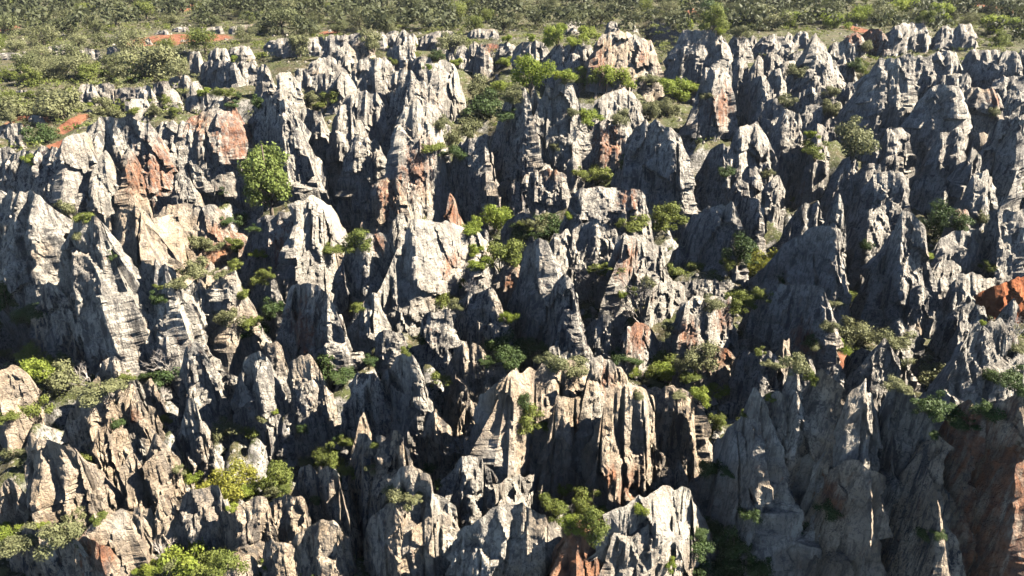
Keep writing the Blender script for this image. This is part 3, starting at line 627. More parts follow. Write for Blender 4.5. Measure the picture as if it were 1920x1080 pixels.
I|395,330 470,120 540,50 575,90|1180|D k=1.9|rock_fin|shaded grey rounded fin
I|560,130 610,-60 650,-60 695,50|1210|D k=1.9|rock_fin|shaded fin with pale tip
I|690,90 750,0 800,-60 860,0 905,30|1240|D k=1.9|rock_fin|shaded broad fin with brown foot
I|810,350 920,60 990,0 1020,-50 1050,80 1070,170|1270|k=1.9 L|rock_pinnacle|grey spire with sunlit white edge
I|1050,230 1120,80 1200,0 1270,-20 1320,80 1350,170 1410,210|1270|D k=1.9|rock_massif|shaded grey massif with sunlit rim
I|740,700 800,540 890,430 980,400 1060,460 1110,520|1330|k=1.3 D r=880:740:50|rock_buttress|blue-grey buttress with cream base
I|1040,1000 1130,720 1220,560 1320,430 1420,270 1500,330|1420|k=1.4 D r=1180:560:60|rock_wall|pale diagonal wall with dark brown groove
I|1400,420 1480,260 1600,240 1680,290 1770,190 1870,120 1980,60|1450|k=1.8 D r=1620:460:170 r=1850:560:200 r=1750:900:250|rock_wall|large shaded wall stained rust-brown"""
SHRUB_DATA = """A g130,620,150 d260,790,230 y170,930,90 o290,440,200 g530,440,200 o860,420,330 o1000,420,160 o380,640,300 o640,650,150 g90,470,140 g180,470,150 g1470,280,90 g1250,540,110 d1350,540,60 d1440,600,110 o1700,590,110 g1850,580,140 y1330,340,60 o1680,320,200 y310,650,40 y500,580,40 d1250,1080,110 o700,440,150 g60,560,110 o60,690,120 o300,560,150 g20,620,90 o560,620,140 g950,580,70 o860,640,120 d760,460,110
B o620,270,150 d545,340,80 g295,360,60 y660,380,60 y930,230,60 y1050,220,50 y1200,240,130 y1300,240,70 y1400,230,110 y940,360,80 y1000,360,50 b870,330,100 o800,560,170 y900,530,100 y1050,500,230 o640,680,200 o620,820,150 o720,760,150 d800,660,170 y1360,470,110 y1480,480,160 y1600,480,150 y1670,520,130 y1390,660,130 o1740,660,110 y1860,540,160 o1820,620,120 d850,600,100 o1190,830,60 d1610,960,100 g1440,1000,150 o1570,700,100 o180,280,160 o560,740,100 d660,880,110 y500,400,40 o980,560,110 y1240,470,90
C y30,140,80 g150,170,130 g300,160,140 y380,140,120 o470,170,160 y590,150,120 y800,130,100 y870,140,120 y960,130,90 y1010,130,130 y1140,130,110 y1250,110,150 y1420,130,140 y1750,210,140 g1790,260,100 y1870,200,120 o320,200,100 y210,200,60 g30,560,110 o1040,300,80 g1010,420,80 o640,420,90 o580,580,80 o850,550,70 o820,650,100 o940,880,240 g1310,830,80 y710,780,60 d260,980,80 o460,1010,70 o1750,650,70 d960,380,80 g720,130,90 g1340,130,80 d200,120,160 g1660,120,80
D o380,140,110 o440,270,60 g1350,330,110 g1330,420,70 o1110,330,130 o1110,490,150 o990,540,110 d890,620,90 o1290,740,130 g1370,590,90 g1460,510,90 g1500,470,60 g1600,540,90 d1540,680,130 d1500,800,150 g190,960,120 g270,950,70 d360,970,80 y240,1050,220 o30,950,80 o350,1080,250 b500,1060,170 b940,990,180 y790,1010,90 g740,1060,60 d940,1050,150 d1840,1050,150 d620,380,60 y1240,800,50 d60,690,180 d150,720,160 d1330,230,130 d1380,180,120
E g70,320,170 y870,230,200 y760,210,90 o1050,220,100 o1150,200,130 d1170,250,180 y1270,150,60 g1800,200,190 g900,420,170 o870,340,100 y750,340,80 g1460,450,120 b1370,520,170 b1400,620,210 o1720,560,130 b1680,700,250 o1820,780,90 y1560,600,50 g680,540,70 b720,560,100 g560,650,130 g70,660,70 d460,860,70 g370,910,50 g490,1050,110 y940,740,90 d900,900,190 d1020,900,190 d960,970,160 o1210,1000,150 y1650,1020,60 g1770,1030,140 y1830,1060,150 o1900,990,90 d1550,960,110 d1480,670,60
F Y430,420,240 g70,470,140 g260,440,110 g450,600,100 g300,660,150 g370,640,100 o980,840,240 o820,780,90 y840,890,140 d720,870,90 d1400,240,170 y1370,370,50 g1720,450,90 o1690,170,90 b1880,800,170 y1690,740,40 o1360,1070,190 o1240,980,110 g600,60,40 o80,990,200 g430,920,60 d1850,1070,130 o640,1000,150 g720,1070,80 d570,500,80 d320,380,150 d1000,320,80 y30,1060,80 o1870,900,80 g960,640,140
G g180,200,150 g480,440,120 d650,230,70 g920,230,70 b930,130,110 b1200,270,120 b1290,380,160 o1310,300,150 g1420,300,60 Y1290,590,270 y1090,550,100 o1000,510,80 g1600,560,160 g1500,600,110 g1840,440,150 y1400,640,100 y1310,720,70 g1620,610,80 o1460,220,70 y1560,160,40 b1610,220,70 d1710,280,60 d1900,320,60 o440,760,140 o340,900,220 y60,880,100 y260,800,50 y1000,1080,260 g1130,1080,200 b920,980,120 g1100,930,60 d1480,1060,50 d1780,670,60 y40,790,50 y860,1080,110 g20,940,60
H g10,330,90 g60,500,110 g1030,250,140 d1040,140,100 g200,360,70 d490,490,60 d540,560,60 o290,640,130 b700,380,200 b820,440,140 g1190,720,150 y1240,640,100 g1390,700,120 g1430,810,160 y1660,740,100 d900,330,40 d70,900,220 o1660,90,70 y1850,1030,70
I d140,500,140 d520,760,190 d650,750,210 d300,950,230 d180,850,150 d1400,150,170 d1700,200,150 d1340,870,110 y80,90,110 y200,50,100 g340,190,50 y490,90,50 d400,1080,180 d1400,300,60 d1900,40,100 d240,1070,170"""


# ---------------------------------------------------------------- terrain
RED_SPOTS = []   # (x, y, radius x, radius y)
def zfloor(y):
    return np.interp(y, [0, 35, 60, 90, 120, 150, 185, 240, 400, 1500], [-11, -9.5, -8, -7, -5, -2.5, 0, 0, 2, 10])

def ground_z(x, y):
    x = np.asarray(x, float); y = np.asarray(y, float)
    near = np.clip((200 - y) / 80, 0.15, 1)
    return zfloor(y) + near * (1.1 * fbm(x / 9, y / 9, 0 * x, 3, 4)) + .5 * fbm(x / 30, y / 30, 0 * x + 4, 5, 2)

def hit_floor(px, py):
    d = ray(px, py); Y = 60.0
    for _ in range(40):
        z = float(zfloor(Y)); Yn = (z - CAM_H) / d[2] * d[1]
        Y = .5 * Y + .5 * min(Yn, 900)
    return C0 + d * (Y / d[1])

for (t, x, y, w, h) in [('A', 790, 235, 70, 26), ('A', 900, 240, 150, 18), ('A', 1050, 215, 260, 28), ('A', 1200, 210, 110, 12), ('A', 1070, 40, 60, 25),
                        ('A', 400, 690, 60, 60), ('A', 160, 670, 120, 40), ('A', 320, 800, 60, 40), ('A', 40, 160, 60, 20), ('A', 370, 285, 90, 15), ('A', 1860, 185, 60, 12),
                        ('C', 1800, 50, 110, 40), ('C', 120, 75, 90, 35), ('B', 840, 270, 50, 25), ('C', 990, 170, 60, 25),
                        ('F', 930, 900, 60, 40), ('H', 1850, 260, 90, 120)]:
    P = hit_floor(*full(t, x, y)); Q = hit_floor(*full(t, x + w, y)); Rr = hit_floor(*full(t, x, y - h))
    RED_SPOTS.append((P[0], P[1], abs(Q[0] - P[0]), max(abs(Rr[1] - P[1]), 2.0)))

def red_amount(x, y):
    r = np.zeros_like(x)
    for (a, b, rx, ry) in RED_SPOTS:
        r = np.maximum(r, np.exp(-((x - a) / rx)**2 - ((y - b) / ry)**2))
    return r

LEDGES = []
for line in SHRUB_DATA.strip().split("\n"):
    t, *its = line.split()
    for it in its:
        if it[0] == 'd': continue
        x, y, w = (float(v) for v in it[1:].split(","))
        fx, fy = full(t, x, y)
        P = hit_floor(fx, min(fy, 1078)); LEDGES.append((P[0], P[1], .55 * w / 3 / FPX * (P[1] + 5) + 1.0))
def ledge(x, y):
    r = np.zeros_like(x)
    for (a, b, q) in LEDGES:
        m = (np.abs(x - a) < 2 * q) & (np.abs(y - b) < 3 * q)
        r[m] = np.maximum(r[m], np.exp(-(((x[m] - a) / q)**2 + ((y[m] - b) / (1.6 * q))**2)))
    return r
VALLEYS = []
for (vx, vy, rx, ry) in [(1300, 330, 45, 80), (1275, 450, 55, 50), (1600, 430, 26, 80), (50, 560, 90, 55), (900, 330, 45, 40), (450, 260, 25, 90), (945, 640, 55, 45), (1320, 900, 45, 110),
                         (280, 640, 150, 28), (600, 690, 70, 30), (1390, 1000, 70, 70), (1690, 300, 35, 60), (430, 380, 50, 40), (860, 620, 40, 40), (1200, 620, 40, 30), (500, 830, 60, 40), (60, 780, 60, 40), (1580, 230, 40, 40), (1240, 60, 30, 30)]:
    P = hit_floor(vx, vy); Q = hit_floor(vx + rx, vy); W = hit_floor(vx, vy - ry)
    VALLEYS.append((P[0], P[1], abs(Q[0] - P[0]), abs(W[1] - P[1])))

def valley(x, y):
    r = np.zeros_like(x)
    for (a, b, rx, ry) in VALLEYS: r = np.maximum(r, np.exp(-(((x - a) / rx)**2 + ((y - b) / ry)**2)**1.5))
    return r

def karst(x, y):
    near = np.clip((185 - y) / 40, 0, 1)
    left = np.clip((x + .62 * y - 4) / 12, 0, 1); near = near * np.where(y > 105, left, 1.0)
    m = np.clip(.62 + 1.5 * noise(x / 13, y / 13, 0 * x, 21), .12, 1.15)
    wx = x + 1.2 * noise(x / 3, y / 3, 0 * x, 31); wy = y + 1.2 * noise(x / 3, y / 3, 0 * x + 9, 32)
    val, edge = worley(wx / 2.6, wy / 3.4, 0 * x, 9)
    val2, edge2 = worley(wx / 1.2, wy / 1.5, 0 * x, 19)
    h = .9 * (val - .3) * np.clip(edge * 3.2, 0, 1)**.6 + .5 * val2 * np.clip(edge2 * 3, 0, 1)**.6 + 1.3 * ridged(x / 6, y / 6, 0 * x, 12)
    tr = near * np.clip((y - 34) / 10, 0, 1) * np.clip((.78 * y + 9 - np.abs(x)) / 6, 0, 1) * np.clip(.75 + 1.6 * noise(x / 8, y / 8, 0 * x, 41), .05, 1.15)
    return near * m * h - near * .9 - 6.0 * np.maximum(tr, valley(x, y) * 1.5) * (1 - ledge(x, y)) + (.3 * near + .05) * fbm(x / 1.2, y / 1.2, 0 * x, 8, 3)

def build_ground():
    ys = [8.0]
    while ys[-1] < 1600: ys.append(ys[-1] + max(.38, ys[-1] * .0066))
    ys = np.array(ys); us = np.linspace(-1, 1, 390)
    U, Yg = np.meshgrid(us, ys)
    Xg = U * (30 + Yg * 0.95)
    x, y = Xg.ravel(), Yg.ravel()
    z = ground_z(x, y)
    z = z + karst(x, y)
    nr, nc = len(ys), len(us)
    i = np.arange(nr * nc).reshape(nr, nc)
    F = np.stack([i[:-1, :-1], i[:-1, 1:], i[1:, 1:], i[1:, :-1]], -1).reshape(-1, 4)
    me = mesh_np("ground", np.stack([x, y, z], 1), F, GROUND, True, {"red": red_amount(x, y)})
    o = link("ground", me); tag(o, "scrubby rocky ground between the limestone pinnacles", "ground", kind="structure")
    return np.stack([x, y, z], 1)

# ---------------------------------------------------------------- rocks
ALLV = []          # every surface point, to find where plants stand
ITEMS = []         # (object, description, px, py, size px) for labels
NTRI = [0]
FARROCK = []
def near_far_rock(x, y):
    return any(abs(x - a) < w + 1.5 and -6 < y - b < 2 for a, b, w in FARROCK)

def build_rock(idx, tile, crest, base, opts, name, desc, material=None):
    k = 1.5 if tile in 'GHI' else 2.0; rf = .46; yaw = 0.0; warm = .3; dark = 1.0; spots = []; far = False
    ox, oy = TILE[tile]
    if tile == 'G': warm = .72
    if tile == 'H': warm = .62
    if tile == 'D': warm = .48
    if tile in 'CF': warm = .28
    if tile == 'I': warm = .55
    if tile in 'AB': warm = .4
    for o in opts.split():
        if o == 'L': yaw = .9 if tile in 'EH' else .55; dark *= .7  # sunlit rocks get fainter dark streaks, sunlight put into their colour
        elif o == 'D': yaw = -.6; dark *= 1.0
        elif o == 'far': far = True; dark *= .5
        elif o.startswith('k='): k = float(o[2:])
        elif o.startswith('rf='): rf = float(o[3:])
        elif o.startswith('r='): spots.append([float(v) for v in o[2:].split(':')])
    for w, v in (('cream', .85), ('tan', .8), ('white', .22), ('grey', .1), ('blue', 0.), ('brown', .8)):
        if w in desc: warm = .5 * warm + .5 * v; break
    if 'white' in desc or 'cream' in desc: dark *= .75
    if 'dark' in desc: dark *= 1.25  # heavier streaks on dark-looking rocks, shaded ones included: shade put into the colour
    cp = np.array([full(tile, *c) for c in crest]); by = full(tile, 0, base)[1]
    if not far and by < 1010: by += .18 * (by - cp[:, 1].min())
    k = max(k, 1.25) * 1.15
    xm = cp[:, 0].mean()
    foot = hit_floor(xm, by)
    Yc = foot[1]; zb = foot[2]
    for _ in range(6):
        top = max(pt_at_y(c[0], c[1], Yc)[2] for c in cp)
        h = max(top - zb, .6); Yc = foot[1] + min(rf * h, 6.0)
    if k > 2: rfm = min(rf * h, 6.0)
    # dense crest
    P0 = np.array([pt_at_y(c[0], c[1], Yc) for c in cp])
    xc = .5 * (P0[0, 0] + P0[-1, 0])
    P = []
    for c, p in zip(cp, P0):
        P.append(pt_at_y(c[0], c[1], Yc + np.clip(yaw * (p[0] - xc), -5, 5)))
    P = np.array(P)
    rng = float(np.linalg.norm(P.mean(0) - C0))
    res = rng / 731 * 1.8
    seg = np.r_[0, np.cumsum(np.linalg.norm(np.diff(P[:, [0, 2]], axis=0), axis=1))]
    n = int(np.clip(seg[-1] / res, 10, 110))
    sd = np.linspace(0, seg[-1], n)
    sp = np.stack([np.interp(sd, seg, P[:, j]) for j in range(3)], 1)
    s = np.linspace(0, 1, n)
    seed = idx * 131 + 7
    # rounded crest corners and broken skyline
    ker = np.array([.25, .5, .25])
    zpad = np.r_[sp[0, 2], sp[:, 2], sp[-1, 2]]
    sp[:, 2] = np.convolve(zpad, ker, 'valid')
    hs = np.maximum(sp[:, 2] - zb, .3)
    pointy = any(w in name for w in ('pinnacle', 'fin', 'ridge', 'rib')) or 'horn' in desc or 'thumb' in desc
    z0_, z1_ = sp[:, 2].min(), sp[:, 2].max()
    u_ = np.clip((sp[:, 2] - z0_) / max(z1_ - z0_, .01), 0, 1)
    sp[:, 2] = z0_ + (z1_ - z0_) * u_**(.85 if pointy else .46)
    rough = min(h, 7)
    flu = 1.0 if tile in 'GHI' or 'flut' in desc else 0.0
    jag = (.022 + .02 * flu) * rough * (ridged(sp[:, 0] / (.16 * rough + .25), 0, 0, seed) - .55) + .05 * rough * noise(sp[:, 0] / (.07 * rough + .12), 0, 3, seed)
    sp[:, 2] += jag * np.clip(np.minimum(s, 1 - s) * 8, .3, 1)
    sp[:, 1] += .10 * rough * fbm(sp[:, 0] / (.3 * rough), 1, 5, seed, 2)
    hs = np.maximum(sp[:, 2] - zb, .3)
    wpx = seg[-1]
    if not pointy: k *= 1.3
    Rm = min(rf * h, 6.0)
    Rm = min(Rm, max(.55 * wpx, .5)) if rf < .6 else Rm
    Rs = Rm * (.42 + .58 * (hs / h)**1.2)
    # outline directions
    e = np.clip(s / .14, 0, 1); e = e * e * (3 - 2 * e)
    e2 = np.clip((1 - s) / .14, 0, 1); e2 = e2 * e2 * (3 - 2 * e2)
    ang_f = -math.pi / 2 - (1 - e) * math.pi / 2 + (1 - e2) * math.pi / 2
    ang_b = math.pi / 2 + (1 - e) * math.pi / 2 - (1 - e2) * math.pi / 2
    zlow = zb - (8.5 if not far and foot[1] < 175 else 2.5)
    obj_v = []; obj_f = []; rusts = []; off = 0
    for side, ang, rscale, rowf in (('f', ang_f, 1.0, 1.0), ('b', ang_b, .9, .33)):
        nu = int(np.clip(h * 1.08 / res * rowf, 5, 90 * rowf)); ns = max(3, int((zb - zlow) / res * rowf / 2.6))
        tb = (zb - zlow) / (h + zb - zlow)
        t = np.r_[np.linspace(0, tb, ns, endpoint=False), np.linspace(tb, 1, nu + 1)]
        rows = len(t) - 1
        nx, ny = np.cos(ang), np.sin(ang)
        R = Rs * rscale * np.where(np.abs(nx) > .7, .45, 1.0) if wpx > .8 * h else Rs * rscale * (.6 + .4 * np.abs(ny))
        T, I = np.meshgrid(t, np.arange(n), indexing='ij')
        zc = sp[I, 2]
        Z = zlow + (zc - zlow) * T
        prof = 1 - T**k
        bx = sp[I, 0] + nx[I] * R[I]; byy = sp[I, 1] + ny[I] * R[I]      # column coordinates for the grooves
        tt = T
        # vertical relief
        L1 = np.clip(.36 * h, .8, 4.2); L2 = np.clip(.11 * h, .3, 1.1); L3 = np.clip(.2 * h, .6, 2.2)
        wz = .5 * L1 * noise(bx / L1 / 2, byy / L1 / 2, Z / (2 * L1), seed + 40)
        d = (.15 + .15 * flu) * L1 * (ridged((bx + wz) / L1, byy / L1, Z / (5 * L1), seed) - .5)
        d += (.10 + .08 * flu) * L2 * (ridged((bx + wz) / L2, byy / L2, Z / (6 * L2), seed + 1) - .5)
        nn = noise((bx + .6 * wz) / L3, byy / L3, Z / (7 * L3), seed + 2)
        d -= (.15 + .13 * flu) * L3 * np.exp(-(nn / .07)**2)
        qx = sp[I, 0] + nx[I] * R[I] * prof; qy = sp[I, 1] + ny[I] * R[I] * prof
        A1 = np.clip(.34 * h, .6, 3.6); A2 = np.clip(.13 * h, .35, 1.5); A3 = np.clip(.055 * h, .25, .6)
        sh = .3 * qx
        d += (.42 - .06 * flu) * A1 * facets(qx / A1, qy / A1, (Z + sh) / (1.5 * A1), seed + 3)
        d += (.22 - .08 * flu) * A2 * facets(qx / A2, qy / A2, (Z + sh) / (1.3 * A2), seed + 13)
        d += (.26 - .08 * flu) * A3 * facets(qx / A3, qy / A3, (Z + sh) / A3, seed + 23)
        bz = noise(bx / 6, byy / 6, (Z + .2 * bx) / .55, seed + 6)
        d += .045 * np.clip(h / 6, .3, 1) * bz
        X = sp[I, 0] + nx[I] * R[I] * prof
        Y = sp[I, 1] + ny[I] * R[I] * prof
        d += .10 * np.clip(h / 5, .3, 1.2) * fbm(X / .5, Y / .5, Z / .5, seed + 5, 2)
        fade = np.clip((1 - T) * 9, 0, 1)**.7
        lim = np.minimum(1.0, (R[I] + .5) / np.maximum(.001, np.abs(d) * 1.2))
        d = d * fade * np.minimum(1, lim)
        fl = np.clip(.38 * h / max(wpx, .5), .12, .9)
        X = X + nx[I] * d; Y = Y + ny[I] * d
        X = xc + (X - xc) * (1 + fl * (1 - T)**1.4)
        Z = Z + (.25 * d - .12 * np.abs(d)) * fade * (T > .05)
        V = np.stack([X, Y, Z], -1).reshape(-1, 3)
        ru = np.zeros(len(V))
        for (rx, ry, rr) in spots:
            q = pt_at_y(ox + rx / 3, oy + ry / 3, Yc - .5 * Rm)
            rm = 1.2 * rr / 3 / FPX * rng
            ru = np.maximum(ru, np.exp(-((V[:, 0] - q[0])**2 + ((V[:, 2] - q[2]) / 1.5)**2) / (rm * rm)) * (1.25 if 'R' in opts.split() else .85))
        ii = np.arange((rows + 1) * n).reshape(rows + 1, n) + off
        F = np.stack([ii[:-1, :-1], ii[:-1, 1:], ii[1:, 1:], ii[1:, :-1]], -1).reshape(-1, 4)
        if side == 'b': F = F[:, ::-1]
        obj_v.append(V); obj_f.append(F); rusts.append(ru); off += len(V)
    V = np.concatenate(obj_v); F = np.concatenate(obj_f)
    loc = np.array([xc, Yc, zb])
    me = mesh_np(name, V - loc, F, material or ROCK, False, {"rust": np.concatenate(rusts)})
    o = link(name, me, None, loc)
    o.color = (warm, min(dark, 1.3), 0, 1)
    NTRI[0] += 2 * len(F)
    ALLV.append(obj_v[0])
    if far: FARROCK.append((xc, Yc, .5 * wpx))
    ITEMS.append((o, desc, float(cp[:, 0].mean()), float(.6 * cp[:, 1].mean() + .4 * by), float(np.ptp(cp[:, 0]))))
    return o

GV = build_ground()
ALLV.append(GV)
for i, line in enumerate(l for l in ROCK_DATA.strip().split("\n")):
    t, cr, ba, op, nm, de = line.split("|")
    crest = [tuple(float(v) for v in c.split(",")) for c in cr.split()]
    o = build_rock(i, t, crest, float(ba), op, nm, de)
    tag(o, de, "rock")
o = build_rock(900, 'F', [(1600, 640), (1740, 560), (1860, 510), (1960, 470), (2050, 520)], 700, 'rf=1.3 k=1.6', 'earth_mound', 'bare red earth mound', RED)
tag(o, "bare orange-red earth mound at the edge of the frame", "earth mound")
ITEMS.pop()

# ---------------------------------------------------------------- plants
class LookUp:
    """nearest visible surface point for a direction of view"""
    def __init__(self, cell=7):
        V = np.concatenate(ALLV); px, py, dep = project(V)
        ok = (dep > 5) & (px > -200) & (px < 2120) & (py > -60) & (py < 1300)
        V, px, py, dep = V[ok], px[ok], py[ok], dep[ok]
        self.cell = cell; self.W = 2400 // cell
        key = ((py + 60) // cell).astype(int) * self.W + ((px + 200) // cell).astype(int)
        order = np.lexsort((dep, key)); key = key[order]
        first = np.r_[True, key[1:] != key[:-1]]
        self.d = dict(zip(key[first].tolist(), order[first].tolist())); self.V = V
    def at(self, px, py):
        for rad in range(0, 12):
            for dy in range(-rad, rad + 1):
                for dx in range(-rad, rad + 1):
                    if max(abs(dx), abs(dy)) != rad: continue
                    kk = int((py + 60) // self.cell + dy) * self.W + int((px + 200) // self.cell + dx)
                    if kk in self.d: return self.V[self.d[kk]]
        return hit_floor(px, py)
LK = LookUp()

def leaf_cloud(n, lobes, size, rs, flat=.75, up=.2):
    """quads spread through lobes (cx, cy, cz, r): the shape of a crown of unit width"""
    w = np.array([l[3]**2 for l in lobes]); w /= w.sum()
    which = rs.choice(len(lobes), n, p=w)
    L = np.array(lobes)[which]
    d = rs.normal(size=(n, 3)); d /= np.linalg.norm(d, axis=1)[:, None]
    rad = L[:, 3] * (rs.random(n)**.28) * (1 + .16 * rs.normal(size=n))
    c = L[:, :3] + d * rad[:, None] * np.array([1, 1, flat])
    nrm = d + .5 * rs.normal(size=(n, 3)) + np.array([0, 0, up]); nrm /= np.linalg.norm(nrm, axis=1)[:, None]
    a = np.cross(nrm, rs.normal(size=(n, 3))); a /= np.linalg.norm(a, axis=1)[:, None]
    b = np.cross(nrm, a)
    sz = size * (.6 + .8 * rs.random(n))[:, None]
    a = a * sz; b = b * sz * (.45 + .4 * rs.random(n))[:, None]
    V = np.stack([c - a, c - b * .8, c + a, c + b * .8], 1)
    V = V[V[:, :, 2].min(1) > -.02]
    return V.reshape(-1, 3), np.arange(len(V) * 4).reshape(-1, 4)

def tube(pts, radii, sides=5):
    V = []; F = []
    pts = [np.array(p, float) for p in pts]
    for i, p in enumerate(pts):
        d = pts[min(i + 1, len(pts) - 1)] - pts[max(i - 1, 0)]; d /= np.linalg.norm(d) + 1e-9
        u = np.cross(d, [.3, .9, .1]); u /= np.linalg.norm(u) + 1e-9; v = np.cross(d, u)
        for j in range(sides):
            a = 2 * math.pi * j / sides
            V.append(p + (u * math.cos(a) + v * math.sin(a)) * radii[i])
    for i in range(len(pts) - 1):
        for j in range(sides):
            F.append((i * sides + j, i * sides + (j + 1) % sides, (i + 1) * sides + (j + 1) % sides, (i + 1) * sides + j))
    return V, F

def join(parts):
    V = []; F = []; o = 0
    for v, f in parts:
        V.extend(v); F.extend([tuple(i + o for i in q) for q in f]); o += len(v)
    return np.array(V), np.array(F)

def shrub_proto(seed, tall=.7, n=1500, leaf=.024, nl=13):
    rs = np.random.default_rng(seed)
    lobes = [(rs.normal() * .05, rs.normal() * .05, tall * .34, .22)]
    for i in range(nl):
        a = rs.random() * 6.28; r = .10 + .32 * rs.random()
        lobes.append((r * math.cos(a), r * math.sin(a), tall * (.14 + .7 * rs.random() * (1 - r)), .07 + .12 * rs.random()))
    cv, cf = leaf_cloud(n, lobes, leaf, rs)
    st = []
    for l in lobes[:6]:
        st.append(tube([(0, 0, -.12), (l[0] * .4, l[1] * .4, l[2] * .45), (l[0], l[1], l[2])], [.022, .014, .004], 4))
    sv, sf = join(st)
    return cv, cf, sv, sf

def oak_proto(seed, n=3000, tall=.85):
    rs = np.random.default_rng(seed)
    lobes = []
    for i in range(11):
        a = rs.random() * 6.28; r = .34 * math.sqrt(rs.random())
        lobes.append((r * math.cos(a), r * math.sin(a), tall * (.24 + .42 * rs.random()) - .2 * r, .14 + .12 * rs.random()))
    cv, cf = leaf_cloud(n, lobes, .022, rs)
    st = [tube([(0, 0, -.15), (.01, .01, .18), (.0, .02, tall * .5)], [.045, .035, .02], 6)]
    for l in lobes[:7]:
        st.append(tube([(0, .01, tall * .24), (l[0] * .6, l[1] * .6, l[2] * .8), l[:3]], [.02, .013, .004], 4))
    sv, sf = join(st)
    return cv, cf, sv, sf

def pine_proto(seed):
    rs = np.random.default_rng(seed)
    lobes = []
    for i in range(44):
        dd = rs.normal(size=3); dd /= np.linalg.norm(dd); rr = rs.random()**.4
        lobes.append((.36 * rr * dd[0], .36 * rr * dd[1], .58 + .34 * rr * dd[2], .08 + .05 * rs.random()))
    cv, cf = leaf_cloud(7000, lobes, .02, rs, .8, .4)
    st = [tube([(0, 0, -.2), (.01, 0, .3), (.0, .01, .9)], [.035, .028, .01], 7)]
    for l in lobes:
        st.append(tube([(0, .0, max(.15, l[2] - .2)), (l[0] * .6, l[1] * .6, l[2] - .08), l[:3]], [.012, .008, .003], 4))
    sv, sf = join(st)
    return cv, cf, sv, sf

def twig_proto(seed):
    rs = np.random.default_rng(seed); parts = []; fine = []
    def grow(p, d, L, r, lev, out):
        q = p + d * L * .5 + rs.normal(size=3) * L * .06; e = p + d * L
        out.append(tube([p, q, e], [r, r * .8, r * .55], 3))
        if lev == 0: return
        for _ in range(3 if lev > 1 else 4):
            nd = d + rs.normal(size=3) * .5 + np.array([0, 0, .12]); nd /= np.linalg.norm(nd)
            grow(p + d * L * (.45 + .55 * rs.random()), nd, L * (.55 + .25 * rs.random()), r * .55, lev - 1, fine)
    for i in range(6):
        d = np.array([rs.normal() * .55, rs.normal() * .55, 1.0]); d /= np.linalg.norm(d)
        grow(np.array([0, 0, -.05]), d, .3 + .12 * rs.random(), .013, 3, parts)
    sv, sf = join(parts); cv, cf = join(fine)
    return cv, cf, sv, sf

PROTO = {}
def add_proto(key, leafmat, arr, stemmat=None):
    cv, cf, sv, sf = arr
    PROTO.setdefault(key, []).append((mesh_np(key + "_crown", cv, cf, leafmat, False), mesh_np(key + "_stem", sv, sf, stemmat or BARK, True)))
    NTRI[0] += 2 * (len(cf) + len(sf))
for kk in 'gdoy':
    for j in range(4):
        add_proto(kk, LEAF[kk], shrub_proto(ord(kk) * 10 + j, .62 + .1 * j, 3400 if kk != 'o' else 3000))
for j in range(2): add_proto('Y', LEAF['Y'], shrub_proto(900 + j, .72, 5200, .02, 12))
for j in range(3): add_proto('b', TWIG, twig_proto(50 + j), TWIG)
for j in range(5): add_proto('h', LEAF['h'], oak_proto(300 + j))
for j in range(2): add_proto('G', LEAF['g'], oak_proto(330 + j))
for j in range(2): add_proto('O', LEAF['o'], oak_proto(340 + j))
add_proto('p', LEAF['p'], pine_proto(5))

def plant(kind, base, width, name, crown, stem, hs=1.0):
    ms = random.choice(PROTO[kind])
    e = bpy.data.objects.new(name, None); COL.objects.link(e)
    e.empty_display_size = .2
    e.location = base; e.rotation_euler = (0, 0, random.random() * 6.28)
    e.scale = (width * random.uniform(.8, 1.15), width * random.uniform(.8, 1.2), width * hs)
    link(crown, ms[0], e); link(stem, ms[1], e)
    return e

DESC = {'g': 'green leafy shrub', 'd': 'dark evergreen shrub', 'o': 'grey-olive shrub', 'y': 'bright yellow-green shrub', 'Y': 'rounded golden-green bush', 'b': 'bare grey twiggy shrub'}
PITEMS = []
for line in SHRUB_DATA.strip().split("\n"):
    t, *its = line.split()
    for it in its:
        kd = it[0]; x, y, w = (float(v) for v in it[1:].split(","))
        fx, fy = full(t, x, y)
        P = LK.at(fx, min(fy, 1078)).copy()
        wid = w / 3 / FPX * float((P - C0) @ FW) * ((1.5 if w < 180 else 1.35) if t != 'A' else 1.1)
        P[2] -= .06 * wid
        e = plant(kd, P, wid, 'bare_shrub' if kd == 'b' else ('bush' if kd == 'Y' else 'shrub'), 'twigs' if kd == 'b' else 'foliage', 'stem', random.uniform(.85, 1.15))
        tag(e, "", "shrub", "shrubs growing among the rocks")
        PITEMS.append((e, ('large ' if w > 165 else 'small ' if w < 85 else '') + DESC[kd], fx, fy - w / 6, w / 3))

# low bushes that join the larger shrubs into continuous cover
LOWD = {'g': 'low green bush', 'd': 'low dark bush', 'o': 'low olive bush', 'y': 'low bright green bush'}
extra = [p for p in PITEMS if p[1].split()[-1] == 'shrub' and 'bare' not in p[1] and p[4] > 34 and p[3] > 130]
random.shuffle(extra)
for (e0, d0, px, py, sz) in extra[:95]:
    sx = random.choice((-1, 1))
    fx, fy = px + sx * sz * random.uniform(.65, .95), min(py + sz * random.uniform(.3, .6), 1076)
    if not 4 < fx < 1916: continue
    kd = 'd' if 'dark' in d0 else random.choice('goy' if 'olive' not in d0 else 'oog')
    P = LK.at(fx, fy).copy(); wid = sz * random.uniform(.7, 1.1) / FPX * float((P - C0) @ FW) * 1.3
    P[2] -= .1 * wid
    e = plant(kd, P, wid, 'low_bush', 'foliage', 'stem', random.uniform(.5, .75))
    tag(e, "", "bush", "low bushes growing beside the shrubs")
    PITEMS.append((e, LOWD[kd], float(fx), float(fy), sz * .8))

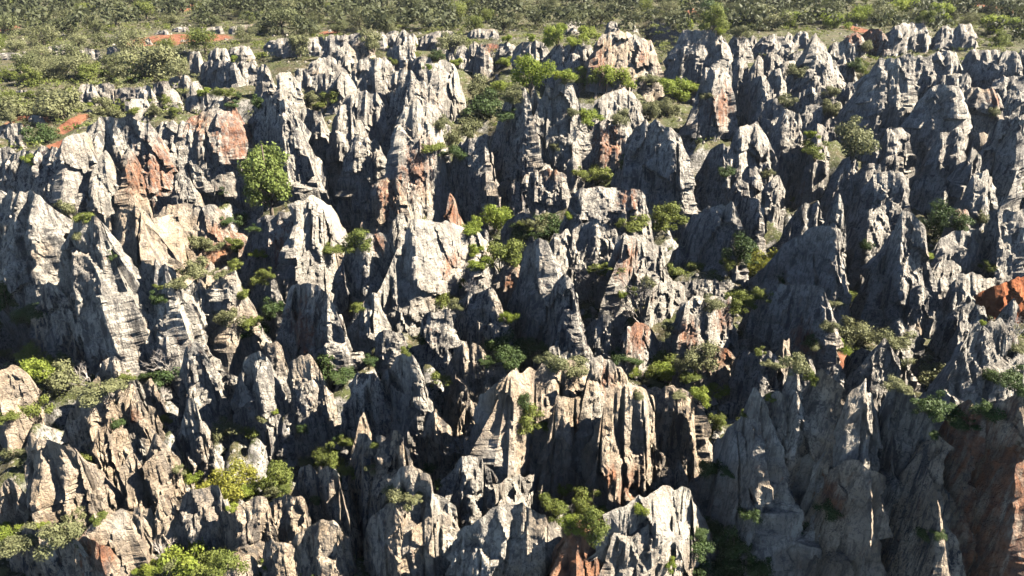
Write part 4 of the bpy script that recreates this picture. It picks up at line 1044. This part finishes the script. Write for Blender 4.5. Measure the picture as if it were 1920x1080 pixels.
# further shrubs rooted on the gully floors
SV = {}
gpx, gpy, gdep = project(GV)
vis = []
for i in np.nonzero((gpx > 0) & (gpx < 1920) & (gpy > 200) & (gpy < 1075))[0]:
    q = LK.at(gpx[i], gpy[i])
    if abs(q[0] - GV[i, 0]) < .6 and abs(q[1] - GV[i, 1]) < 1.2: vis.append(i)
vis = np.array(vis); RNG.shuffle(vis)
placed = [(i[2], i[3]) for i in PITEMS]
cnt = 0
for i in vis:
    px, py = gpx[i], gpy[i]
    if any((px - a)**2 + (py - b)**2 < 27**2 for a, b in placed): continue
    P = GV[i].copy(); kd = random.choices('gdoy', [3, 5, 4, 1])[0]
    wid = random.uniform(1.3, 3.2)
    P[2] -= .1
    e = plant(kd, P, wid, 'shrub', 'foliage', 'stem', random.uniform(.7, 1.05))
    tag(e, "", "shrub", "shrubs growing among the rocks")
    wp = wid * FPX / gdep[i] * 3
    PITEMS.append((e, ('large ' if wp > 165 else 'small ' if wp < 85 else '') + DESC[kd], float(px), float(py) - wp / 9, wp / 3))
    placed.append((px, py)); cnt += 1
    if cnt >= 25: break

P = pt_at_y(512, 418, hit_floor(512, 412)[1]); pw = 158 / FPX * float((P - C0) @ FW)
pine = plant('p', P, pw, 'pine_tree', 'crown', 'trunk', 1.05)
tag(pine, "round bright green pine tree standing alone between the rocks", "tree")

# oaks of the plateau
n_oak = 0
TREES = [('h', 1190, 150, 140), ('h', 1590, 195, 230), ('G', 1410, 135, 100), ('h', 1750, 205, 140), ('O', 1390, 235, 150), ('h', 560, 205, 120), ('h', 720, 235, 110), ('O', 250, 255, 170), ('h', 1490, 200, 120)]
spots = []
for kd, x, y, w in TREES: spots.append((kd, *full('A', x, y), w / 3))
tries = 0
while len(spots) < 230 and tries < 9000:
    tries += 1
    px = random.uniform(-20, 1940); py = random.uniform(6, 150)
    lim = np.interp(px, [0, 300, 420, 640, 900, 1230, 1300, 1500, 1920], [190, 118, 95, 72, 68, 60, 50, 48, 50])
    if py > lim: continue
    w = np.interp(py, [5, 40, 90, 190], [34, 50, 60, 74]) * random.uniform(.75, 1.25)
    if (225 < px < 445) and (52 < py < 92): continue
    if any(abs(px - s[1]) < .40 * (w + s[3]) and abs(py - s[2]) < .17 * (w + s[3]) for s in spots): continue
    Q = hit_floor(px, py)
    if near_far_rock(Q[0], Q[1]): continue
    spots.append((random.choices(['h', 'G', 'O'], [5, 2, 3])[0], px, py, w))
TD = {'h': 'dark holm oak in the wood behind the rocks', 'G': 'fresh green tree in the wood behind the rocks', 'O': 'grey-olive tree in the wood behind the rocks'}
TITEMS = []
for kd, px, py, w in spots:
    P = hit_floor(px, py); P[2] = float(ground_z(P[0], P[1])) - .1
    e = plant(kd, P, w / FPX * float((P - C0) @ FW), 'oak_tree', 'crown', 'trunk', random.uniform(.85, 1.1))
    TITEMS.append((e, {'h': 'dark holm oak', 'G': 'fresh green tree', 'O': 'grey-olive tree'}[kd], px, py - w * .4, w))
    tag(e, TD[kd], "tree", {'h': 'dark holm oaks of the far wood', 'G': 'fresh green trees of the far wood', 'O': 'grey-olive trees of the far wood'}[kd])

def replicate(name, src, pos, scl, mat, label, cat, smooth=False):
    Vs = []; Fs = []; off = 0
    for p, s_ in zip(pos, scl):
        cv, cf = src[RNG.integers(len(src))]
        a = RNG.random() * 6.28; c, s = math.cos(a), math.sin(a)
        V = np.stack([cv[:, 0] * c - cv[:, 1] * s, cv[:, 0] * s + cv[:, 1] * c, cv[:, 2]], 1) * s_ + p
        Vs.append(V); Fs.append(cf + off); off += len(V)
    F = np.concatenate(Fs); NTRI[0] += len(F) * (F.shape[1] - 2)
    o = link(name, mesh_np(name, np.concatenate(Vs), F, mat, smooth)); tag(o, label, cat, kind="stuff")

# far wood that reads as one mass
far_src = []
for j in range(5):
    cv, cf, _, _ = oak_proto(700 + j, 150, .8); far_src.append((leaf_cloud(84, [(RNG.normal() * .18, RNG.normal() * .18, .35 + .25 * RNG.random(), .2) for _ in range(7)], .07, RNG)))
pos = []; scl = []
while len(pos) < 2300:
    yy = math.sqrt(RNG.uniform(205**2, 500**2)); xx = RNG.uniform(-1, 1) * yy * .78
    if yy < 240 and (RNG.random() < .4 or near_far_rock(xx, yy)): continue
    if float(red_amount(np.array([xx]), np.array([yy]))[0]) > .35: continue
    pos.append(np.array([xx, yy, float(ground_z(xx, yy))])); scl.append(RNG.uniform(6, 11.5))
replicate("far_woodland", far_src, pos, scl, LEAF['O'] if 'O' in LEAF else leaf_material("leaf_far", (.034, .041, .02), (.07, .078, .037), .25), "grey-green oak wood covering the far slope", "woodland")

pl_src = [leaf_cloud(40, [(RNG.normal() * .2, RNG.normal() * .2, .12 + .18 * RNG.random(), .2) for _ in range(5)], .07, RNG, .7) for _ in range(6)]
for nm, mt, lb in (("plateau_scrub", 'o', "grey-olive low scrub covering the plateau"), ("plateau_thicket", 'g', "green low thicket patches covering the plateau")):
    pos = []; scl = []
    while len(pos) < 1700:
        yy = RNG.uniform(118, 285); xx = RNG.uniform(-1, 1) * yy * .75
        if yy < 175 and xx > -.42 * yy: continue
        if float(red_amount(np.array([xx]), np.array([yy]))[0]) > .3: continue
        if near_far_rock(xx, yy): continue
        if noise(xx / 9, yy / 9, 0., 55 if mt == 'o' else 56) < -.1: continue
        pos.append(np.array([xx, yy, float(ground_z(xx, yy))])); scl.append(RNG.uniform(1.4, 3.6))
    replicate(nm, pl_src, pos, scl, LEAF[mt], lb, "scrub")

# low scrub and loose stones in the gullies
low_src = [leaf_cloud(26, [(0, 0, .15, .3), (.25, .1, .12, .22), (-.2, .2, .1, .2)], .085, RNG, .6) for _ in range(5)]
for nm, mt, cnt, lb in (("low_scrub", LEAF['g'], 2700, "low green ground cover in the gullies between the rocks"), ("dry_scrub", LEAF['o'], 2200, "dry olive ground cover between the rocks and on the plateau")):
    pos = []; scl = []
    g = RNG.choice(len(GV), 60000)
    for q in GV[g]:
        if 30 < q[1] < 250 and abs(q[0]) < q[1] * .8 + 5 and not near_far_rock(q[0], q[1]) and noise(q[0] / 7, q[1] / 7, 0., 77) > -.15:
            pos.append(q); scl.append(RNG.uniform(.6, 1.5) * (1.7 if q[1] > 125 else 1))
        if len(pos) >= cnt: break
    replicate(nm, low_src, pos, scl, mt, lb, "ground cover")

def stone_src(seed):
    rs = np.random.default_rng(seed)
    V = []; 
    for i, (z, r) in enumerate(((-.4, .35), (0, .55), (.35, .3))):
        for j in range(6):
            a = j / 6 * 6.28 + i * .4; rr = r * rs.uniform(.7, 1.25); V.append((rr * math.cos(a), rr * math.sin(a), z * rs.uniform(.7, 1.1)))
    V.append((0, 0, .5))
    F = []
    for i in range(2):
        for j in range(6): F.append((i * 6 + j, i * 6 + (j + 1) % 6, (i + 1) * 6 + (j + 1) % 6, (i + 1) * 6 + j))
    for j in range(0, 6, 2): F.append((12 + j, 12 + (j + 1) % 6, 12 + (j + 2) % 6, 18))
    return np.array(V), np.array(F)
pos = []; scl = []
for q in GV[RNG.choice(len(GV), 40000)]:
    if 30 < q[1] < 240 and abs(q[0]) < q[1] * .8 + 5 and noise(q[0] / 6, q[1] / 6, 0., 99) > -.2:
        pos.append(q); scl.append(RNG.uniform(.25, 1.0) * (1.4 if RNG.random() < .15 else 1))
    if len(pos) >= 3500: break
replicate("rubble", [stone_src(i) for i in range(8)], pos, scl, ROCK, "loose pale limestone rubble on the gully floors", "rubble")
for o in COL.objects:
    if o.name == "rubble": o.color = (.3, .8, 0, 1)

# ---------------------------------------------------------------- labels that single each thing out
LAND = [(510, 345, "the round pine"), (1045, 240, "the white horned massif"), (800, 260, "the tall rusty-footed tower"), (1180, 100, "the domed tan rock"),
        (1705, 65, "the smooth streaked dome"), (330, 75, "the red clearing"), (1340, 160, "the leaning pale tower"), (1593, 262, "the big grey shrub"),
        (1465, 590, "the great tilted slab"), (1880, 555, "the red earth mound"), (1420, 470, "the golden-green tree-like bush"), (1850, 680, "the great grooved pinnacle"),
        (1050, 790, "the cream fluted wall"), (1110, 1030, "the orange-red scar"), (430, 885, "the golden bush"), (360, 790, "the lone grey spire"),
        (400, 420, "the rusty-ended cream massif"), (50, 420, "the layered shaded massif"), (1110, 470, "the white arched massif"), (830, 480, "the broad sunlit face"),
        (1850, 950, "the rust-stained wall"), (590, 420, "the broad white peak"), (145, 300, "the flat-topped pillar"), (215, 980, "the smooth cream massif"),
        (1690, 430, "the cracked layered tower"), (1680, 170, "the layered white tower"), (1165, 380, "the rusty-streaked block"), (110, 860, "the knob-tipped cream peak"),
        (1620, 800, "the sunlit-edged spire"), (560, 760, "the sharp pyramid pinnacle"), (570, 150, "the white knobs behind the pine"), (930, 950, "the white bulging massif"), (590, 78, "the scalloped white wall"), (1315, 92, "the white-topped broad wall"), (1860, 20, "the red bank"), (60, 100, "the low outcrop strip"),
        (900, 60, "the low toothed wall"), (140, 60, "the open hillside wood"), (480, 55, "the tall dark oaks")]
def relation(px, py, desc):
    best = sorted(LAND, key=lambda l: (l[0] - px)**2 + 1.3 * (l[1] - py)**2)
    for lx, ly, ph in best:
        dx, dy = px - lx, py - ly
        if dx * dx + dy * dy < 22**2: continue
        common = set(re.split(r"[ -]", desc)) & set(re.split(r"[ -]", ph)) - {'the', 'of', 'with', 'a', 'its', 'on', 'and', 'in'}
        if len(common) >= 2 and dx * dx + dy * dy < 140**2: continue
        a = (math.degrees(math.atan2(-dy, dx)) + 360) % 360
        w = ["right of", "above and right of", "above", "above and left of", "left of", "below and left of", "below", "below and right of"][int(((a + 22.5) % 360) // 45)]
        return w + " " + ph
groups = {}
for it in ITEMS + PITEMS + TITEMS:
    o, de, px, py, sz = it
    lab = de + " " + relation(px, py, de)
    if len(lab.split()) > 16: lab = de
    groups.setdefault(lab, []).append(it)
ORD = ["first", "second", "third", "fourth", "fifth", "sixth", "seventh", "eighth", "ninth", "tenth", "eleventh", "twelfth", "thirteenth", "fourteenth", "fifteenth", "sixteenth", "seventeenth", "eighteenth", "nineteenth", "twentieth"]
for lab, its in groups.items():
    its.sort(key=lambda i: i[2])
    for j, it in enumerate(its):
        if len(its) == 1: it[0]["label"] = lab
        elif len(its) == 2: it[0]["label"] = ("leftmost " if j == 0 else "rightmost ") + lab
        else: it[0]["label"] = ORD[min(j, 19)] + " from left, " + lab
for it in ITEMS:
    it[0]["kind"] = "thing"; it[0]["group"] = "limestone rocks of the karst"
print("TRIS", NTRI[0], "ROCKS", len(ITEMS), "PLANTS", len(PITEMS), "TREES", len(spots))

# ---------------------------------------------------------------- thin air haze over the far wood
if True:
    x0, x1, y0, y1, z0, z1 = -1700., 1700., -60., 1750., -30., 46.
    V = [(x, y, z) for z in (z0, z1) for y in (y0, y1) for x in (x0, x1)]
    F = [(0, 2, 3, 1), (4, 5, 7, 6), (0, 1, 5, 4), (2, 6, 7, 3), (0, 4, 6, 2), (1, 3, 7, 5)]
    hm = bpy.data.materials.new("haze"); hm.use_nodes = True
    hm.node_tree.nodes.remove(hm.node_tree.nodes["Principled BSDF"])
    pv = hm.node_tree.nodes.new("ShaderNodeVolumePrincipled")
    pv.inputs["Color"].default_value = (.82, .88, .95, 1); pv.inputs["Density"].default_value = .00005
    hm.node_tree.links.new(pv.outputs[0], hm.node_tree.nodes["Material Output"].inputs["Volume"])
    o = link("haze", mesh_np("haze", V, F, hm, False)); tag(o, "thin pale haze over the distant wood", "haze", kind="stuff")
